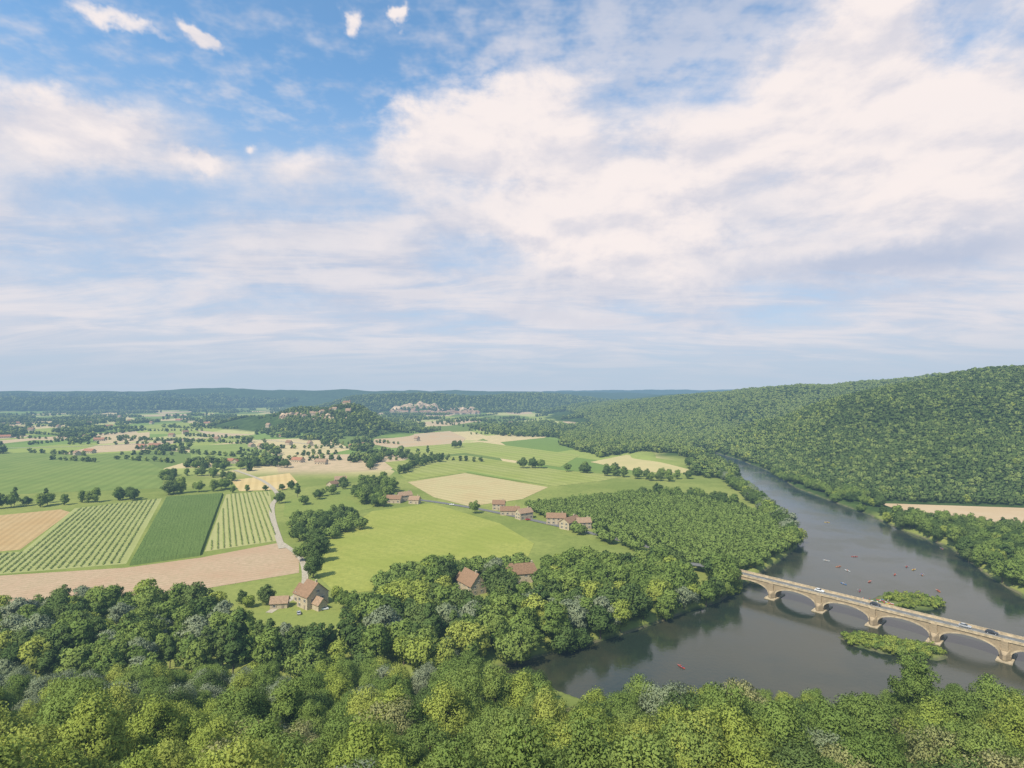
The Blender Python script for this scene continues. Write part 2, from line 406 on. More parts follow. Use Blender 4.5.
# mid
mktree('m0',L_OAK,13,5.4,1.2,'broad',44,115,.42)
mktree('m1',L_OAK,14,4.6,1.2,'ovate',44,115,.42)
mktree('m2',L_LIME,12,4.8,1.0,'round',40,115,.42)
mktree('m3',L_DARK,13,5.0,1.0,'ovate',44,115,.42)
mktree('m4',L_WIL,12.5,5.6,1.0,'broad',46,120,.40)
mktree('m5',L_DARK,17,2.6,1.0,'column',46,60,.5)
mktree('m6',L_DARK,12,5.6,1.0,'broad',44,115,.42)
mktree('p0',L_ORC,8.6,4.7,1.4,'round',30,75,.55)
mktree('p1',L_ORC,8.6,4.9,1.4,'broad',30,75,.55)
# far
mktree('f0',L_FA,12,6.0,0.,'round',16,34,1.1)
mktree('f1',L_FB,12,6.2,0.,'broad',16,34,1.1)
mktree('f2',L_FB,13,5.6,0.,'ovate',16,34,1.1)
mktree('f3',L_LIME,11,5.6,0.,'round',16,34,1.1)
# bushes
mktree('b0',L_LIME,2.6,1.9,0.,'round',16,60,.2,.06)
mktree('b1',L_OAK,2.4,1.8,0.,'round',16,60,.2,.06)
mktree('r0',L_ROW,1.6,1.1,.05,'round',6,18,.34,.06)
# ------------------------------------------------------------ placement data
ROAD=PP([(705,590),(690,572),(668,553),(600,535),(560,526),(524,518),(480,509),(437,502),(400,497),(380,489)])
ROAD2=PP([(283,548),(274,520),(273,505),(278,494),(262,480),(235,470)])
HOUSES=[] # exclusion circles
fields_px=dict(
 stubble_left=[(-60,520),(0,515),(62,509),(72,512),(22,549),(-60,556)],
 orchard=[(76,508),(163,498),(128,563),(-40,577),(-60,557),(24,551)],
 maize=[(167,498),(224,494),(202,555),(131,565)],
 orchard2=[(227,494),(270,491),(273,505),(280,540),(206,551)],
 bare=[(-80,580),(128,567),(202,557),(281,542),(300,556),(300,572),(180,592),(60,602),(-80,628)],
 green_left=[(-60,458),(30,452),(85,455),(130,452),(165,470),(163,488),(60,492),(-60,498)],
 meadow=[(330,540),(372,511),(432,503),(500,523),(534,543),(528,556),(470,558),(400,565),(372,590),(338,594),(318,574)],
 meadow2=[(286,500),(350,487),(382,496),(372,508),(318,520),(284,516)],
 stub3=[(232,480),(290,473),(298,482),(286,489),(240,491)],
 tan4=[(408,482),(465,473),(548,487),(522,499),(470,506),(434,497)],
 yg5=[(385,462),(465,455),(560,470),(625,476),(600,481),(555,486),(470,472),(408,480)],
 yg6=[(400,447),(480,442),(580,455),(560,467),(465,453),(405,458)],
 pink7=[(376,437),(450,431),(466,438),(462,443),(392,448),(372,444)],
 tan8=[(590,462),(640,452),(700,463),(688,473),(640,472)],
 tan9=[(878,503),(1030,508),(1100,512),(1100,530),(1024,527),(930,521)],
 tan10=[(95,437),(150,432),(150,441),(100,444)],
 pink11=[(195,430),(290,424),(285,433),(215,437)],
 green12=[(190,446),(250,443),(275,455),(235,466),(192,460)],
 lawn=[(210,592),(285,578),(300,588),(350,606),(350,628),(300,640),(240,618)],
 g13=[(455,470),(500,478),(548,485),(470,471)],
)
FW={k:PP(v) for k,v in fields_px.items()}
def scatter(poly,sp,jit=.38,rot=.3):
    poly=list(poly); xs=[p[0] for p in poly]; ys=[p[1] for p in poly]; cx=sum(xs)/len(xs); cy=sum(ys)/len(ys)
    R=max(math.hypot(a-cx,b-cy) for a,b in poly); n=int(R/sp)+2
    gx,gy=np.meshgrid(np.arange(-n,n+1)*sp,np.arange(-n,n+1)*sp); gx=gx.ravel();gy=gy.ravel()
    gx=gx+rng.uniform(-jit,jit,gx.shape)*sp; gy=gy+rng.uniform(-jit,jit,gy.shape)*sp
    x=cx+gx*math.cos(rot)-gy*math.sin(rot); y=cy+gx*math.sin(rot)+gy*math.cos(rot)
    k=inpoly(x,y,poly); return x[k],y[k]
TREES=[] # x,y,scale,key
def put(x,y,keys,w,s0,s1,clumpy=None):
    for a,b in zip(x,y):
        if clumpy: 
            v=fbm(np.array([a/clumpy]),np.array([b/clumpy+50]),2)[0]; i=int(np.clip((v-.15)/.5,0,.999)*len(keys)) if random.random()<.5 else random.choices(range(len(keys)),w)[0]
            k=keys[i]
        else: k=random.choices(keys,w)[0]
        TREES.append([a,b,random.uniform(s0,s1),k])
def keep(x,y,m=2.):
    k=(linedist(x,y,ROAD)>5)&(linedist(x,y,ROAD2)>7)
    for (a,b,q) in HOUSES: k&=np.hypot(x-a,y-b)>q
    k&=sdf(x,y,RIV)>m
    return x[k],y[k]
def hs(px,py,r=12,dx=0,dy=0):
    a,b=P(px,py); HOUSES.append((a+dx,b+dy,r)); return a,b
H_MAIN=hs(311,603,20)
for t,r_ in ((16,17),(28,16),(38,13)): HOUSES.append((H_MAIN[0]+.36*t,H_MAIN[1]-t,r_))
H_A=hs(472,590,14); H_B=hs(524,580,14)
for h_ in (H_A,H_B):
    k_=h_[0]/h_[1]
    for t in (12,22,31): HOUSES.append((h_[0]-k_*t,h_[1]-t,10.5-t*.1))
CL1=[(510,514,.3,15,9),(524,518,.9,12,8),(499,509,.2,10,8)]; CL2=[(556,523,.2,14,9),(570,527,1.2,16,9),(583,528,.5,10,7)]
CL3=[(393,502,.2,16,9),(405,500,.9,12,8),(415,503,.1,9,7)]
for c in CL1+CL2+CL3: hs(c[0],c[1],13)
for t in np.linspace(0,1,8): HOUSES.append((-600+t*200,1535-t*95,15))      # hilltop village clearing
for t in np.linspace(0,1,10): HOUSES.append((-600+t*440,2735,46))          # riverside village clearing
BD=Vector((.669,-.743,0)); 
# T1 slope
x,y=scatter([(-45,42),(45,42),(240,178),(290,190),(215,190),(150,184),(60,190),(20,194),(-20,199),(-60,203),(-260,203),(-230,180)],7.9)
k=~((np.abs(x-250)<18)&(y>165)); x,y=keep(x[k],y[k],0.)
k=~((x>12)&(x<62)&(y>168)); x,y=x[k],y[k]
for a,b in zip(x,y):
    dist=math.hypot(a,b); v=fbm(np.array([a/28.]),np.array([b/28.]),2)[0]
    if a>0.55*b and b<120 : ks=['n3','n0','n4','n1'];w=[4,4,2,2]
    elif v>.44: ks=['n2','n5','n0','n4','n1'];w=[5,4,2,1,1]
    else: ks=['n0','n1','n3','n2','n4','n7','n6'];w=[5,4,1.5,3,2,3,1.2]
    if a<-.45*b and b<110: ks=['n2','n4','n5','n0']; w=[3,3,3,2]
    if a<-20 and b>150: ks=['n6','n0','n2','n1','n3']; w=[3,3,2.5,2,1]
    key=random.choices(ks,w)[0]
    sc=random.uniform(.85,1.6) if random.random()<.66 else random.uniform(.5,.85)
    if b>165 and a>10: sc=min(sc,1.)*.8
    if b>150 and a<-20: sc=min(sc*.95,1.15)
    TREES.append([a,b,sc,key])
for q in [(36,112,1.75,'n2'),(44,116,1.5,'n5'),(58,128,1.4,'n2'),(12,120,1.35,'n5'),(-12,150,1.4,'n1'),(95,128,1.3,'n4'),(-62,120,1.45,'n2'),(88,108,1.3,'n0'),(-110,150,1.4,'n6')]: TREES.append(list(q))
# T2 left woods
x,y=keep(*scatter(PP([(-120,620),(10,622),(50,612),(90,606),(160,606),(200,614),(228,630),(250,640),(330,648),(372,642),(402,655),(500,664),(500,669),(330,674),(200,680),(-130,690)]),8.0),.3)
put(x,y,['m4','m0','m2','m1','m3','m6','m5'],[3.8,3,2.6,3,1.8,1.5,.7],.7,1.3,22)
# T3 riverside
x,y=keep(*scatter(PP([(352,622),(388,602),(420,582),(530,575),(610,568),(680,572),(735,582),(800,554),(742,592),(722,602),(690,611),(640,628),(590,643),(545,654),(500,666),(400,668)]),7.8),.3)
put(x,y,['m0','m1','m2','m3','m6','m4','m5'],[4,4,2.4,2.4,2.,.6,.5],.75,1.35,30)
# orchard rows at edge T3
x,y=keep(*scatter(PP([(372,590),(400,573),(520,566),(530,574),(420,582),(385,600)]),8,.1,.2))
put(x,y,['p0','p1'],[1,1],.85,1.1)
# T4 plantation
x,y=keep(*scatter(PP([(528,508),(600,500),(640,495),(720,503),(785,528),(797,550),(735,575),(680,572),(668,560),(612,545),(572,532),(552,520)]),7.8,.05,.35))
put(x,y,['p0','p1'],[5,5],.94,1.02)
def hedge(pts,sp,keys,w,s0,s1,wd=3.,z=3.,m=.5):
    pts=PP(pts)
    for i in range(len(pts)-1):
        L=math.dist(pts[i],pts[i+1]); n=max(1,int(L/sp))
        for j in range(n):
            t=(j+random.random()*.7)/n
            a=pts[i][0]+(pts[i+1][0]-pts[i][0])*t+random.uniform(-wd,wd); b=pts[i][1]+(pts[i+1][1]-pts[i][1])*t+random.uniform(-wd,wd)
            q,r_=keep(np.array([a]),np.array([b]),m)
            if len(q): TREES.append([a,b,random.uniform(s0,s1),random.choices(keys,w)[0]])
MX=['m0','m1','m3','m6']; W1=[3,3,3,2]
hedge([(690,466),(712,470),(732,484),(748,497),(770,515),(790,533)],7,['m4','m0','m2','m3'],[1.6,3,2,2],.75,1.15,5)
hedge([(690,466),(712,470),(732,484),(748,497),(770,515),(792,535),(794,552)],7,['m0','m4','m3'],[3,1.2,2],.75,1.15,5)
hedge([(792,535),(797,553),(765,575)],5,['m4','m0','m2'],[2,3,2],.8,1.2,5)
hedge([(640,497),(700,502),(740,512)],9,MX,W1,.8,1.2,6)
hedge([(738,586),(722,600),(690,609),(640,627),(590,642),(548,653),(505,662)],4.2,['m2','m0','m4','m1'],[2,3,1.3,2],.6,1.05,2.5,m=.2)
# right bank
hedge([(864,514),(905,535),(945,552),(985,582),(1010,598),(1060,630)],5.5,['m0','m2','m4','m3'],[3,2,1.6,3],.6,1.,4)
hedge([(735,460),(765,471),(797,489),(832,500),(865,512),(882,516)],5,['m0','m2','m3'],[3,1.2,3],.6,.95,4)
hedge([(740,461),(800,484),(835,494),(878,501)],5,['m0','m2','m3'],[3,.8,3],.6,.95,6)
hedge([(800,484),(840,498),(880,508)],5,['m0','m2','m3'],[3,.8,3],.6,.95,6)
x,y=keep(*scatter(PP([(880,518),(930,524),(1024,533),(1130,540),(1130,640),(1024,604),(985,578),(945,548)]),7.6),1)
put(x,y,['m0','m1','m3','m6','m2'],[3,3,3,3,1.2],.75,1.05,25)
# field trees / hedgerows (individual)
n_mark=len(TREES)
hedge([(-40,513),(0,508),(60,505),(100,501),(148,499)],8,MX,W1,.7,1.1,5)
hedge([(160,495),(190,492),(225,489)],6,MX,W1,.9,1.25,10)
hedge([(163,484),(170,476),(215,475),(235,482)],11,MX,W1,.7,1.,8)
for q in [(16,505,'m5',1.1),(47,503,'m5',.9),(298,497,'m5',.9),(280,503,'m3',.9),(314,577,'m3',1.),(300,540,'m6',.95),(315,548,'m6',1.15),(318,562,'m3',1.15),(303,560,'m0',.9),(322,552,'m6',1.),(268,604,'m3',.75),(243,603,'m3',.55),(250,607,'m2',.6),(345,608,'m0',.7),(338,600,'m2',.6),
          (523,468,'m6',1.2),(533,468,'m3',1.3),(541,468,'m0',1.2),(455,448,'m6',1.2),(460,447,'m3',1.1),(428,455,'m5',1.),(475,513,'m0',.8),(292,489,'m3',.8),(376,506,'m6',1.0),(543,512,'m0',.8),(440,462,'m3',1.1),(200,603,'m3',.6),(192,606,'m0',.6),(355,612,'m0',.8)]:
    a,b=P(q[0],q[1]); TREES.append([a,b,q[3],q[2]])
x,y=scatter(PP([(356,489),(385,482),(398,492),(384,507),(358,505)]),10); put(x,y,MX,W1,.9,1.2)
x,y=scatter(PP([(288,520),(352,513),(364,528),(330,540),(296,540)]),9,.15,.2); put(x,y,['p0','p1','m6'],[3,3,1],.8,1.)
hedge([(398,474),(420,466),(442,460)],9,MX,W1,.7,1.,4)
hedge([(372,470),(378,455),(425,462)],10,MX,W1,.7,1.,4)
hedge([(575,470),(610,474),(645,480),(690,480)],8,MX,W1,.8,1.1,14)
hedge([(300,506),(340,490),(350,482)],14,MX,W1,.6,.9,4)
hedge([(235,492),(290,489)],13,MX,W1,.5,.8,3)
hedge([(195,470),(240,470),(262,466),(292,468)],10,MX,W1,.7,1.1,10)
n_mark2=len(TREES)
FARK=['f0','f1','f2','f3']
def band(poly,sp,w=(3,3,3,1),s0=.8,s1=1.2,thr=None,sc=120.):
    x,y=scatter(PP(poly),sp)
    if thr is not None:
        k=fbm(x/sc,y/sc+7,3)>thr; x,y=x[k],y[k]
    for f in FW.values():
        if len(x): k=~inpoly(x,y,f); x,y=x[k],y[k]
    if len(x): x,y=keep(x,y,3)
    put(x,y,FARK,w,s0,s1)
band([(560,436),(620,428),(700,430),(770,446),(765,462),(700,458),(645,450),(600,458),(560,445)],10,(5,2,2,1.2))
band([(600,446),(650,450),(700,462),(740,478),(700,478),(660,462)],9,(5,2,2,1.2))
band([(715,440),(800,434),(860,446),(800,472),(760,466),(736,456)],7.0,(3,3,3,.5),.6,.9)
band([(470,428),(620,418),(720,424),(700,432),(560,438),(500,436)],13,thr=.38)
band([(-200,470),(-200,425),(0,420),(420,420),(440,440),(360,470),(250,478),(100,452),(0,458)],11,thr=.58,sc=75)
band([(-200,426),(0,414),(280,408),(640,408),(620,420),(400,424),(0,430)],16,thr=.56,sc=110,s0=.8,s1=1.2)
band([(770,470),(800,484),(850,494),(872,500),(1000,505),(1130,508),(1130,480),(900,470),(780,460)],6.8,(2,4,4,.3),.5,.8)
for i in range(100):
    a=random.uniform(-40,420); b=412+50*random.random()**1.3; an=random.choice([.0,-.04,-.2,.1]); L=random.uniform(20,90)
    if i>74: a=random.uniform(430,640); b=random.uniform(417,436); L=60
    pts=[(a,b),(a+L,b+L*an*(.6))]
    if min(p_[1] for p_ in pts)<411: continue
    hedge(pts,11,FARK,[2,3,3,1],.45,.8,3)
# hill forests
def hillforest(x0,x1,y0,y1,sp,s0,s1,zmin=5.,w=(4,3,3,1.0)):
    x,y=scatter([(x0,y0),(x1,y0),(x1,y1),(x0,y1)],sp,.42,.1)
    k=(np.abs(x)<y*1.02+60); x,y=x[k],y[k]
    h=ridge_h(x,y); k=(h>zmin); x,y=x[k],y[k]
    for f in FW.values(): k=~inpoly(x,y,f); x,y=x[k],y[k]
    x,y=keep(x,y,3)
    put(x,y,FARK,w,s0,s1,None)
hillforest(300,1300,450,1220,6.3,.42,.78,1.,(2.0,4,4,.12))
hillforest(250,1900,1220,3000,11.5,.7,1.15,2.,(7,.8,.8,.8))
hillforest(-1000,-200,1300,2000,9.5,.55,1.0,5.,(3,3,3,.5))
hillforest(-1300,900,2600,3700,19,1.1,1.7,5.,(3,3,3,.3))
hillforest(-4500,-1500,2700,4000,26,1.4,2.2,6,(2,4,4,.2))
print('trees',len(TREES))
X=np.array([t[0] for t in TREES]);Y=np.array([t[1] for t in TREES]);Z=height(X,Y)
SC=np.array([t[2] for t in TREES]); D=np.sqrt(X**2+Y**2+(H-Z-6)**2)
INFO={'n0':('broadleaf_tree','rounded green oak crown on the wooded slope','oak tree'),'n1':('broadleaf_tree','tall green leafy tree on the wooded slope','tree'),'n2':('broadleaf_tree','bright lime green leafy tree on the slope','tree'),
 'n3':('broadleaf_tree','dark green dense tree on the wooded slope','tree'),'n4':('broadleaf_tree','olive brown tinted low tree on the slope','tree'),'n5':('broadleaf_tree','broad yellow green tree on the wooded slope','tree'),
 'n6':('willow_tree','soft grey green tree on the wooded slope','willow'),'n7':('broadleaf_tree','narrow tall green tree on the wooded slope','tree'),
 'm0':('broadleaf_tree','broad green tree on the valley floor','tree'),'m1':('broadleaf_tree','tall green tree on the valley floor','tree'),'m2':('broadleaf_tree','bright yellow green tree near the river','tree'),
 'm3':('broadleaf_tree','dark green tree standing on the valley floor','tree'),'m4':('willow_tree','silvery grey green willow near the river','willow'),'m5':('poplar_tree','slim dark green columnar poplar on grass','poplar'),
 'm6':('broadleaf_tree','dark wide tree standing on the valley floor','tree'),'p0':('orchard_tree','round green orchard tree in a planted row','orchard tree'),'p1':('orchard_tree','wide green orchard tree in a planted row','orchard tree')}
vis=(np.abs(X)<Y*.93+3)&(Y>40)
far=np.array([t[3][0] in 'f' for t in TREES])
size=SC*10/D
cand=np.where(vis&~far)[0]; fieldt=np.zeros(len(TREES),bool); fieldt[n_mark:n_mark2]=True
main=cand[~fieldt[cand]]; main=main[np.argsort(-size[main])][:290]
ft=cand[fieldt[cand]]; ft=ft[np.argsort(-size[ft])][:120]
indiv=set(main.tolist())|set(ft.tolist())
for i in indiv:
    a,b,s,k=TREES[i]; nm,lb,ct=INFO[k]
    e=link(nm,None,None,(a,b,float(Z[i])-.1),lb,ct,None,'trees of the valley and slope',random.uniform(0,6.28),(s,s,s*random.uniform(.85,1.18)))
    e.empty_display_size=1
    link('trunk',TR[k][1],e); link('crown',TR[k][0],e)
rest=np.array([i for i in range(len(TREES)) if i not in indiv])
def stuff(name,label,cat,xyz,scl,keys):
    me=bpy.data.meshes.new(name); me.vertices.add(len(xyz)); me.vertices.foreach_set('co',np.asarray(xyz,np.float32).ravel())
    uk=sorted(set(keys)); va=np.array([uk.index(k) for k in keys],np.int32)
    for n_,ty,dat in (('var','INT',va),('scl','FLOAT',np.asarray(scl,np.float32)),('rz','FLOAT',rng.uniform(0,6.28,len(xyz)).astype(np.float32))):
        a=me.attributes.new(n_,ty,'POINT'); a.data.foreach_set('value',dat)
    o=link(name,me,None,None,label,cat,'stuff')
    g=bpy.data.node_groups.new('scatter_'+name,'GeometryNodeTree')
    g.interface.new_socket('Geometry',in_out='INPUT',socket_type='NodeSocketGeometry'); g.interface.new_socket('Geometry',in_out='OUTPUT',socket_type='NodeSocketGeometry')
    gi=g.nodes.new('NodeGroupInput'); go=g.nodes.new('NodeGroupOutput'); jn=g.nodes.new('GeometryNodeJoinGeometry')
    def na(nm,ty):
        n=g.nodes.new('GeometryNodeInputNamedAttribute'); n.data_type=ty; n.inputs[0].default_value=nm; return n.outputs[0]
    av=na('var','INT'); asx=na('scl','FLOAT'); ar=na('rz','FLOAT'); cx=g.nodes.new('ShaderNodeCombineXYZ'); g.links.new(ar,cx.inputs[2])
    for i,k in enumerate(uk):
        cp=g.nodes.new('FunctionNodeCompare'); cp.data_type='INT'; cp.operation='EQUAL'
        ins=[s for s in cp.inputs if s.type=='INT' and s.enabled] or [s for s in cp.inputs if s.type=='INT']
        g.links.new(av,ins[0]); ins[1].default_value=i
        oi=g.nodes.new('GeometryNodeObjectInfo'); oi.inputs['Object'].default_value=TR[k][2]; oi.inputs['As Instance'].default_value=True
        ip=g.nodes.new('GeometryNodeInstanceOnPoints'); g.links.new(gi.outputs[0],ip.inputs['Points']); g.links.new(cp.outputs[0],ip.inputs['Selection'])
        g.links.new(oi.outputs['Geometry'],ip.inputs['Instance']); g.links.new(cx.outputs[0],ip.inputs['Rotation']); g.links.new(asx,ip.inputs['Scale'])
        g.links.new(ip.outputs[0],jn.inputs[0])
    g.links.new(jn.outputs[0],go.inputs[0])
    md=o.modifiers.new('scatter','NODES'); md.node_group=g
    return o
KA=np.array([t[3] for t in TREES])
def sub(mask,name,label,cat):
    i=rest[mask[rest]]
    if len(i): stuff(name,label,cat,np.stack([X[i],Y[i],Z[i]-.2],1),SC[i],list(KA[i]))
isf=far; hill=(ridge_h(X,Y)>1)&isf
isn=np.array([k[0]=='n' for k in KA]); isp=np.array([k[0]=='p' for k in KA])
sub(isn,'slope_woodland','dense mixed green woodland covering the slope','woods')
sub(isp,'orchard_plantation','dense plantation of round green trees in rows','orchard')
sub(~isn&~isp&~isf,'riverside_woodland','mixed green woodland along the river bank','woods')
sub(hill,'hillside_forest','dense green forest covering the hills','forest')
sub(isf&~hill,'distant_hedgerow_trees','hazy green hedgerow trees between distant fields','trees')
# ------------------------------------------------------------ terrain mesh
tx=np.linspace(-math.asinh(14000/150),math.asinh(14000/150),620); gx=150*np.sinh(tx)+60
ty=np.linspace(-math.asinh(600/120),math.asinh(19000/120),740); gy=250+120*np.sinh(ty)
XX,YY=np.meshgrid(gx,gy); ZZ=height(XX.ravel(),YY.ravel())
n_,m_=XX.shape; idx=np.arange(n_*m_).reshape(n_,m_)
q=np.stack([idx[:-1,:-1],idx[:-1,1:],idx[1:,1:],idx[1:,:-1]],-1).reshape(-1,4)
me=bpy.data.meshes.new('ground'); me.vertices.add(n_*m_); me.vertices.foreach_set('co',np.stack([XX.ravel(),YY.ravel(),ZZ],1).astype(np.float32).ravel())
me.loops.add(q.size); me.loops.foreach_set('vertex_index',q.ravel().astype(np.int32)); me.polygons.add(len(q)); me.polygons.foreach_set('loop_start',(np.arange(len(q))*4).astype(np.int32))
me.polygons.foreach_set('use_smooth',np.ones(len(q),bool)); me.materials.append(M_GROUND); me.update(calc_edges=True)
link('ground',me,None,None,'green valley floor rising into wooded hills','ground','structure')
wm=mkmesh('river',[(-900,60,0),(900,60,0),(900,1500,0),(-900,1500,0)],[(0,1,2,3)],[M_WATER])
link('river',wm,None,None,'calm dark river reflecting the cloudy sky','river','structure')
# fields
def sheet(name,poly,mat,z,label):
    bm=bmesh.new(); vs=[bm.verts.new((a,b,z)) for a,b in poly]; f=bm.faces.new(vs); bm.normal_update()
    if f.normal.z<0: f.normal_flip()
    bmesh.ops.triangulate(bm,faces=[f]); me=bpy.data.meshes.new(name); bm.to_mesh(me); bm.free(); me.materials.append(mat)
    return link(name,me,None,None,label,'field','structure')
rowdir=Vector((-115,224)).normalized(); rang=math.atan2(rowdir.y,rowdir.x)+math.pi/2
FM={
 'stubble_left':(field_mat('stubble_field',(.48,.32,.15),(.55,.39,.20),(.38,.28,.14),rang,5,.25),'golden brown harvested stubble field'),
 'orchard':(field_mat('orchard_grass',(.34,.35,.13),(.40,.40,.17),(.29,.32,.11),rang,3.8,.10),'pale green field planted with rows'),
 'maize':(field_mat('maize_ground',(.06,.10,.03),(.07,.11,.03)),'ground under dark green maize'),
 'orchard2':(field_mat('orchard_grass_b',(.40,.38,.16),(.43,.41,.18),(.32,.33,.12),rang,3.8,.10),'pale yellow green field planted with rows'),
 'bare':(field_mat('bare_soil',(.47,.315,.20),(.54,.39,.26),(.35,.28,.16),rang+1.57,4,.15),'pinkish brown bare ploughed field'),
 'green_left':(field_mat('green_crop',(.18,.24,.065),(.245,.30,.085),(.18,.22,.06),.3,14,.2),'smooth green crop field'),
 'meadow':(field_mat('bright_meadow',(.29,.315,.070),(.385,.38,.098),(.21,.25,.058),.9,9,.08),'bright yellow green meadow'),
 'meadow2':(field_mat('green_meadow',(.21,.26,.065),(.285,.31,.08),(.15,.195,.05)),'green meadow beside orchard'),
 'stub3':(field_mat('straw_field',(.58,.42,.18),(.62,.47,.23),None,.4,8,.2),'golden harvested strip field'),
 'tan4':(field_mat('dry_grass',(.50,.39,.20),(.56,.46,.25),(.40,.36,.16),.9,10,.2),'dry tan grass field'),
 'yg5':(field_mat('hay_meadow',(.29,.32,.08),(.40,.39,.14),(.22,.27,.07),.7,16,.25),'light green hay meadow'),
 'yg6':(field_mat('hay_meadow_b',(.31,.35,.09),(.39,.39,.13),(.22,.27,.07),.6,20,.25),'light green striped meadow'),
 'pink7':(field_mat('ploughed_far',(.52,.37,.22),(.49,.39,.25)),'pinkish ploughed field'),
 'tan8':(field_mat('wheat_far',(.55,.45,.22),(.48,.42,.19)),'pale golden wheat field'),
 'tan9':(field_mat('tan_terrace',(.51,.37,.22),(.55,.42,.27)),'tan bare field on the river terrace'),
 'tan10':(field_mat('tan_far',(.56,.43,.25),(.51,.40,.23)),'pale tan distant field'),
 'pink11':(field_mat('pink_far',(.50,.37,.23),(.54,.42,.27)),'pinkish distant field'),
 'green12':(field_mat('green_far',(.22,.28,.08),(.26,.31,.09)),'green distant pasture'),
 'lawn':(field_mat('lawn',(.24,.275,.07),(.30,.315,.09),(.18,.215,.06)),'mown grass around the farmhouse'),
 'g13':(field_mat('green_strip',(.22,.29,.07),(.24,.30,.08)),'green strip of grass')}
for i,(k,v) in enumerate(FM.items()): sheet('field',FW[k],v[0],3.03+.012*i,v[1])
def rows(poly,sp,st,name,label):
    c=Vector((sum(p[0] for p in poly)/len(poly),sum(p[1] for p in poly)/len(poly))); nrm=Vector((rowdir.y,-rowdir.x))
    A=[];B=[]
    for i in range(-60,61):
        for j in range(-260,261):
            p_=c+nrm*(i*sp)+rowdir*(j*st+random.uniform(-.3,.3)); A.append(p_.x+random.uniform(-.15,.15)); B.append(p_.y)
    A=np.array(A);B=np.array(B); k=inpoly(A,B,poly)&(np.abs(sdf(A,B,poly))>2.)&(rng.random(len(A))>.04); A=A[k];B=B[k]
    stuff(name,label,'crop rows',np.stack([A,B,np.full(len(A),3.)],1),rng.uniform(.42,.66,len(A)),['r0']*len(A))
rows(FW['orchard'],3.8,1.0,'crop_rows','rows of low green fruit bushes on pale grass')
rows(FW['orchard2'],3.8,1.0,'crop_rows','rows of low green fruit bushes on pale grass')
# maize slab
mp=FW['maize']; A,B=np.meshgrid(np.linspace(0,1,90),np.linspace(0,1,150))
a0,a1,a2,a3=[np.array(p) for p in (mp[3],mp[2],mp[1],mp[0])]
G=(a0[None,None]*(1-A[...,None])+a1[None,None]*A[...,None])*(1-B[...,None])+(a3[None,None]*(1-A[...,None])+a2[None,None]*A[...,None])*B[...,None]
edge=(A<.001)|(A>.999)|(B<.001)|(B>.999)
zz_=np.where(edge,3.,4.8+.3*rng.random(A.shape))
idx=np.arange(A.size).reshape(A.shape); q=np.stack([idx[:-1,:-1],idx[:-1,1:],idx[1:,1:],idx[1:,:-1]],-1).reshape(-1,4)
M_MZ=field_mat('maize_leaves',(.125,.18,.05),(.155,.21,.062),(.10,.155,.045),rang,2.4,.18)
link('maize_crop',mkmesh('maize_crop',np.stack([G[...,0].ravel(),G[...,1].ravel(),zz_.ravel()],1),q,[M_MZ]),None,None,'dense dark green maize crop in a strip','crop','stuff')
# roads
M_ASPH=simple('asphalt',(.17,.165,.155),.15,1.,.9,.0)
M_TRACK=simple('dirt_track',(.42,.36,.27),.2,.6,.95,0)
M_PAINT=simple('white_road_paint',(.7,.7,.68),.05,1,.6,0)
def strip(name,pts,w,mat,z,label,cat='road'):
    vs=[];fs=[]; n=len(pts)
    for i in range(n):
        p0=Vector(pts[max(0,i-1)][:2]);p1=Vector(pts[min(n-1,i+1)][:2]); t=(p1-p0).normalized(); nn=Vector((-t.y,t.x))
        zc=pts[i][2] if len(pts[i])>2 else z
        c=Vector(pts[i][:2]); vs+=[(*(c+nn*w/2),zc),(*(c-nn*w/2),zc)]
    for i in range(n-1): fs.append((2*i,2*i+1,2*i+3,2*i+2))
    me=mkmesh(name,vs,fs,[mat]); return link(name,me,None,None,label,cat,'structure')
def spline(pts,k=8):
    out=[]; n=len(pts)
    for i in range(n-1):
        p0=pts[max(0,i-1)];p1=pts[i];p2=pts[i+1];p3=pts[min(n-1,i+2)]
        for j in range(k):
            t=j/k; out.append(tuple(.5*((2*b)+(-a+c)*t+(2*a-5*b+4*c-d_)*t*t+(-a+3*b-3*c+d_)*t**3) for a,b,c,d_ in zip(p0,p1,p2,p3)))
    out.append(pts[-1]); return out
BS=Vector((138.5,305,0)); BN=Vector((.743,.669,0)); BW=7.6; DZ=7.9
bstart=BS-BD*26+BN*(BW/2)
ap=[(bstart.x,bstart.y,DZ+.02),(bstart.x-14,bstart.y+14,7.2),(bstart.x-32,bstart.y+26,5.0),(bstart.x-52,bstart.y+34,3.3)]
strip('road',spline([*ap,*[(a,b,3.3) for a,b in ROAD[2:]]]),6,M_ASPH,3.3,'grey asphalt valley road')
strip('road',spline([(a,b,3.31) for a,b in ROAD2]),4.5,M_TRACK,3.31,'pale gravel farm track')
strip('road',spline([(a,b,3.315) for a,b in PP([(280,541),(300,556),(306,575),(300,592),(270,612)])]),3.5,M_TRACK,3.31,'pale gravel farm track to the house')
strip('road',spline([(a,b,3.32) for a,b in PP([(-60,449),(60,447),(160,443),(260,440),(380,452)])]),6,M_TRACK,3.31,'pale country road between fields')
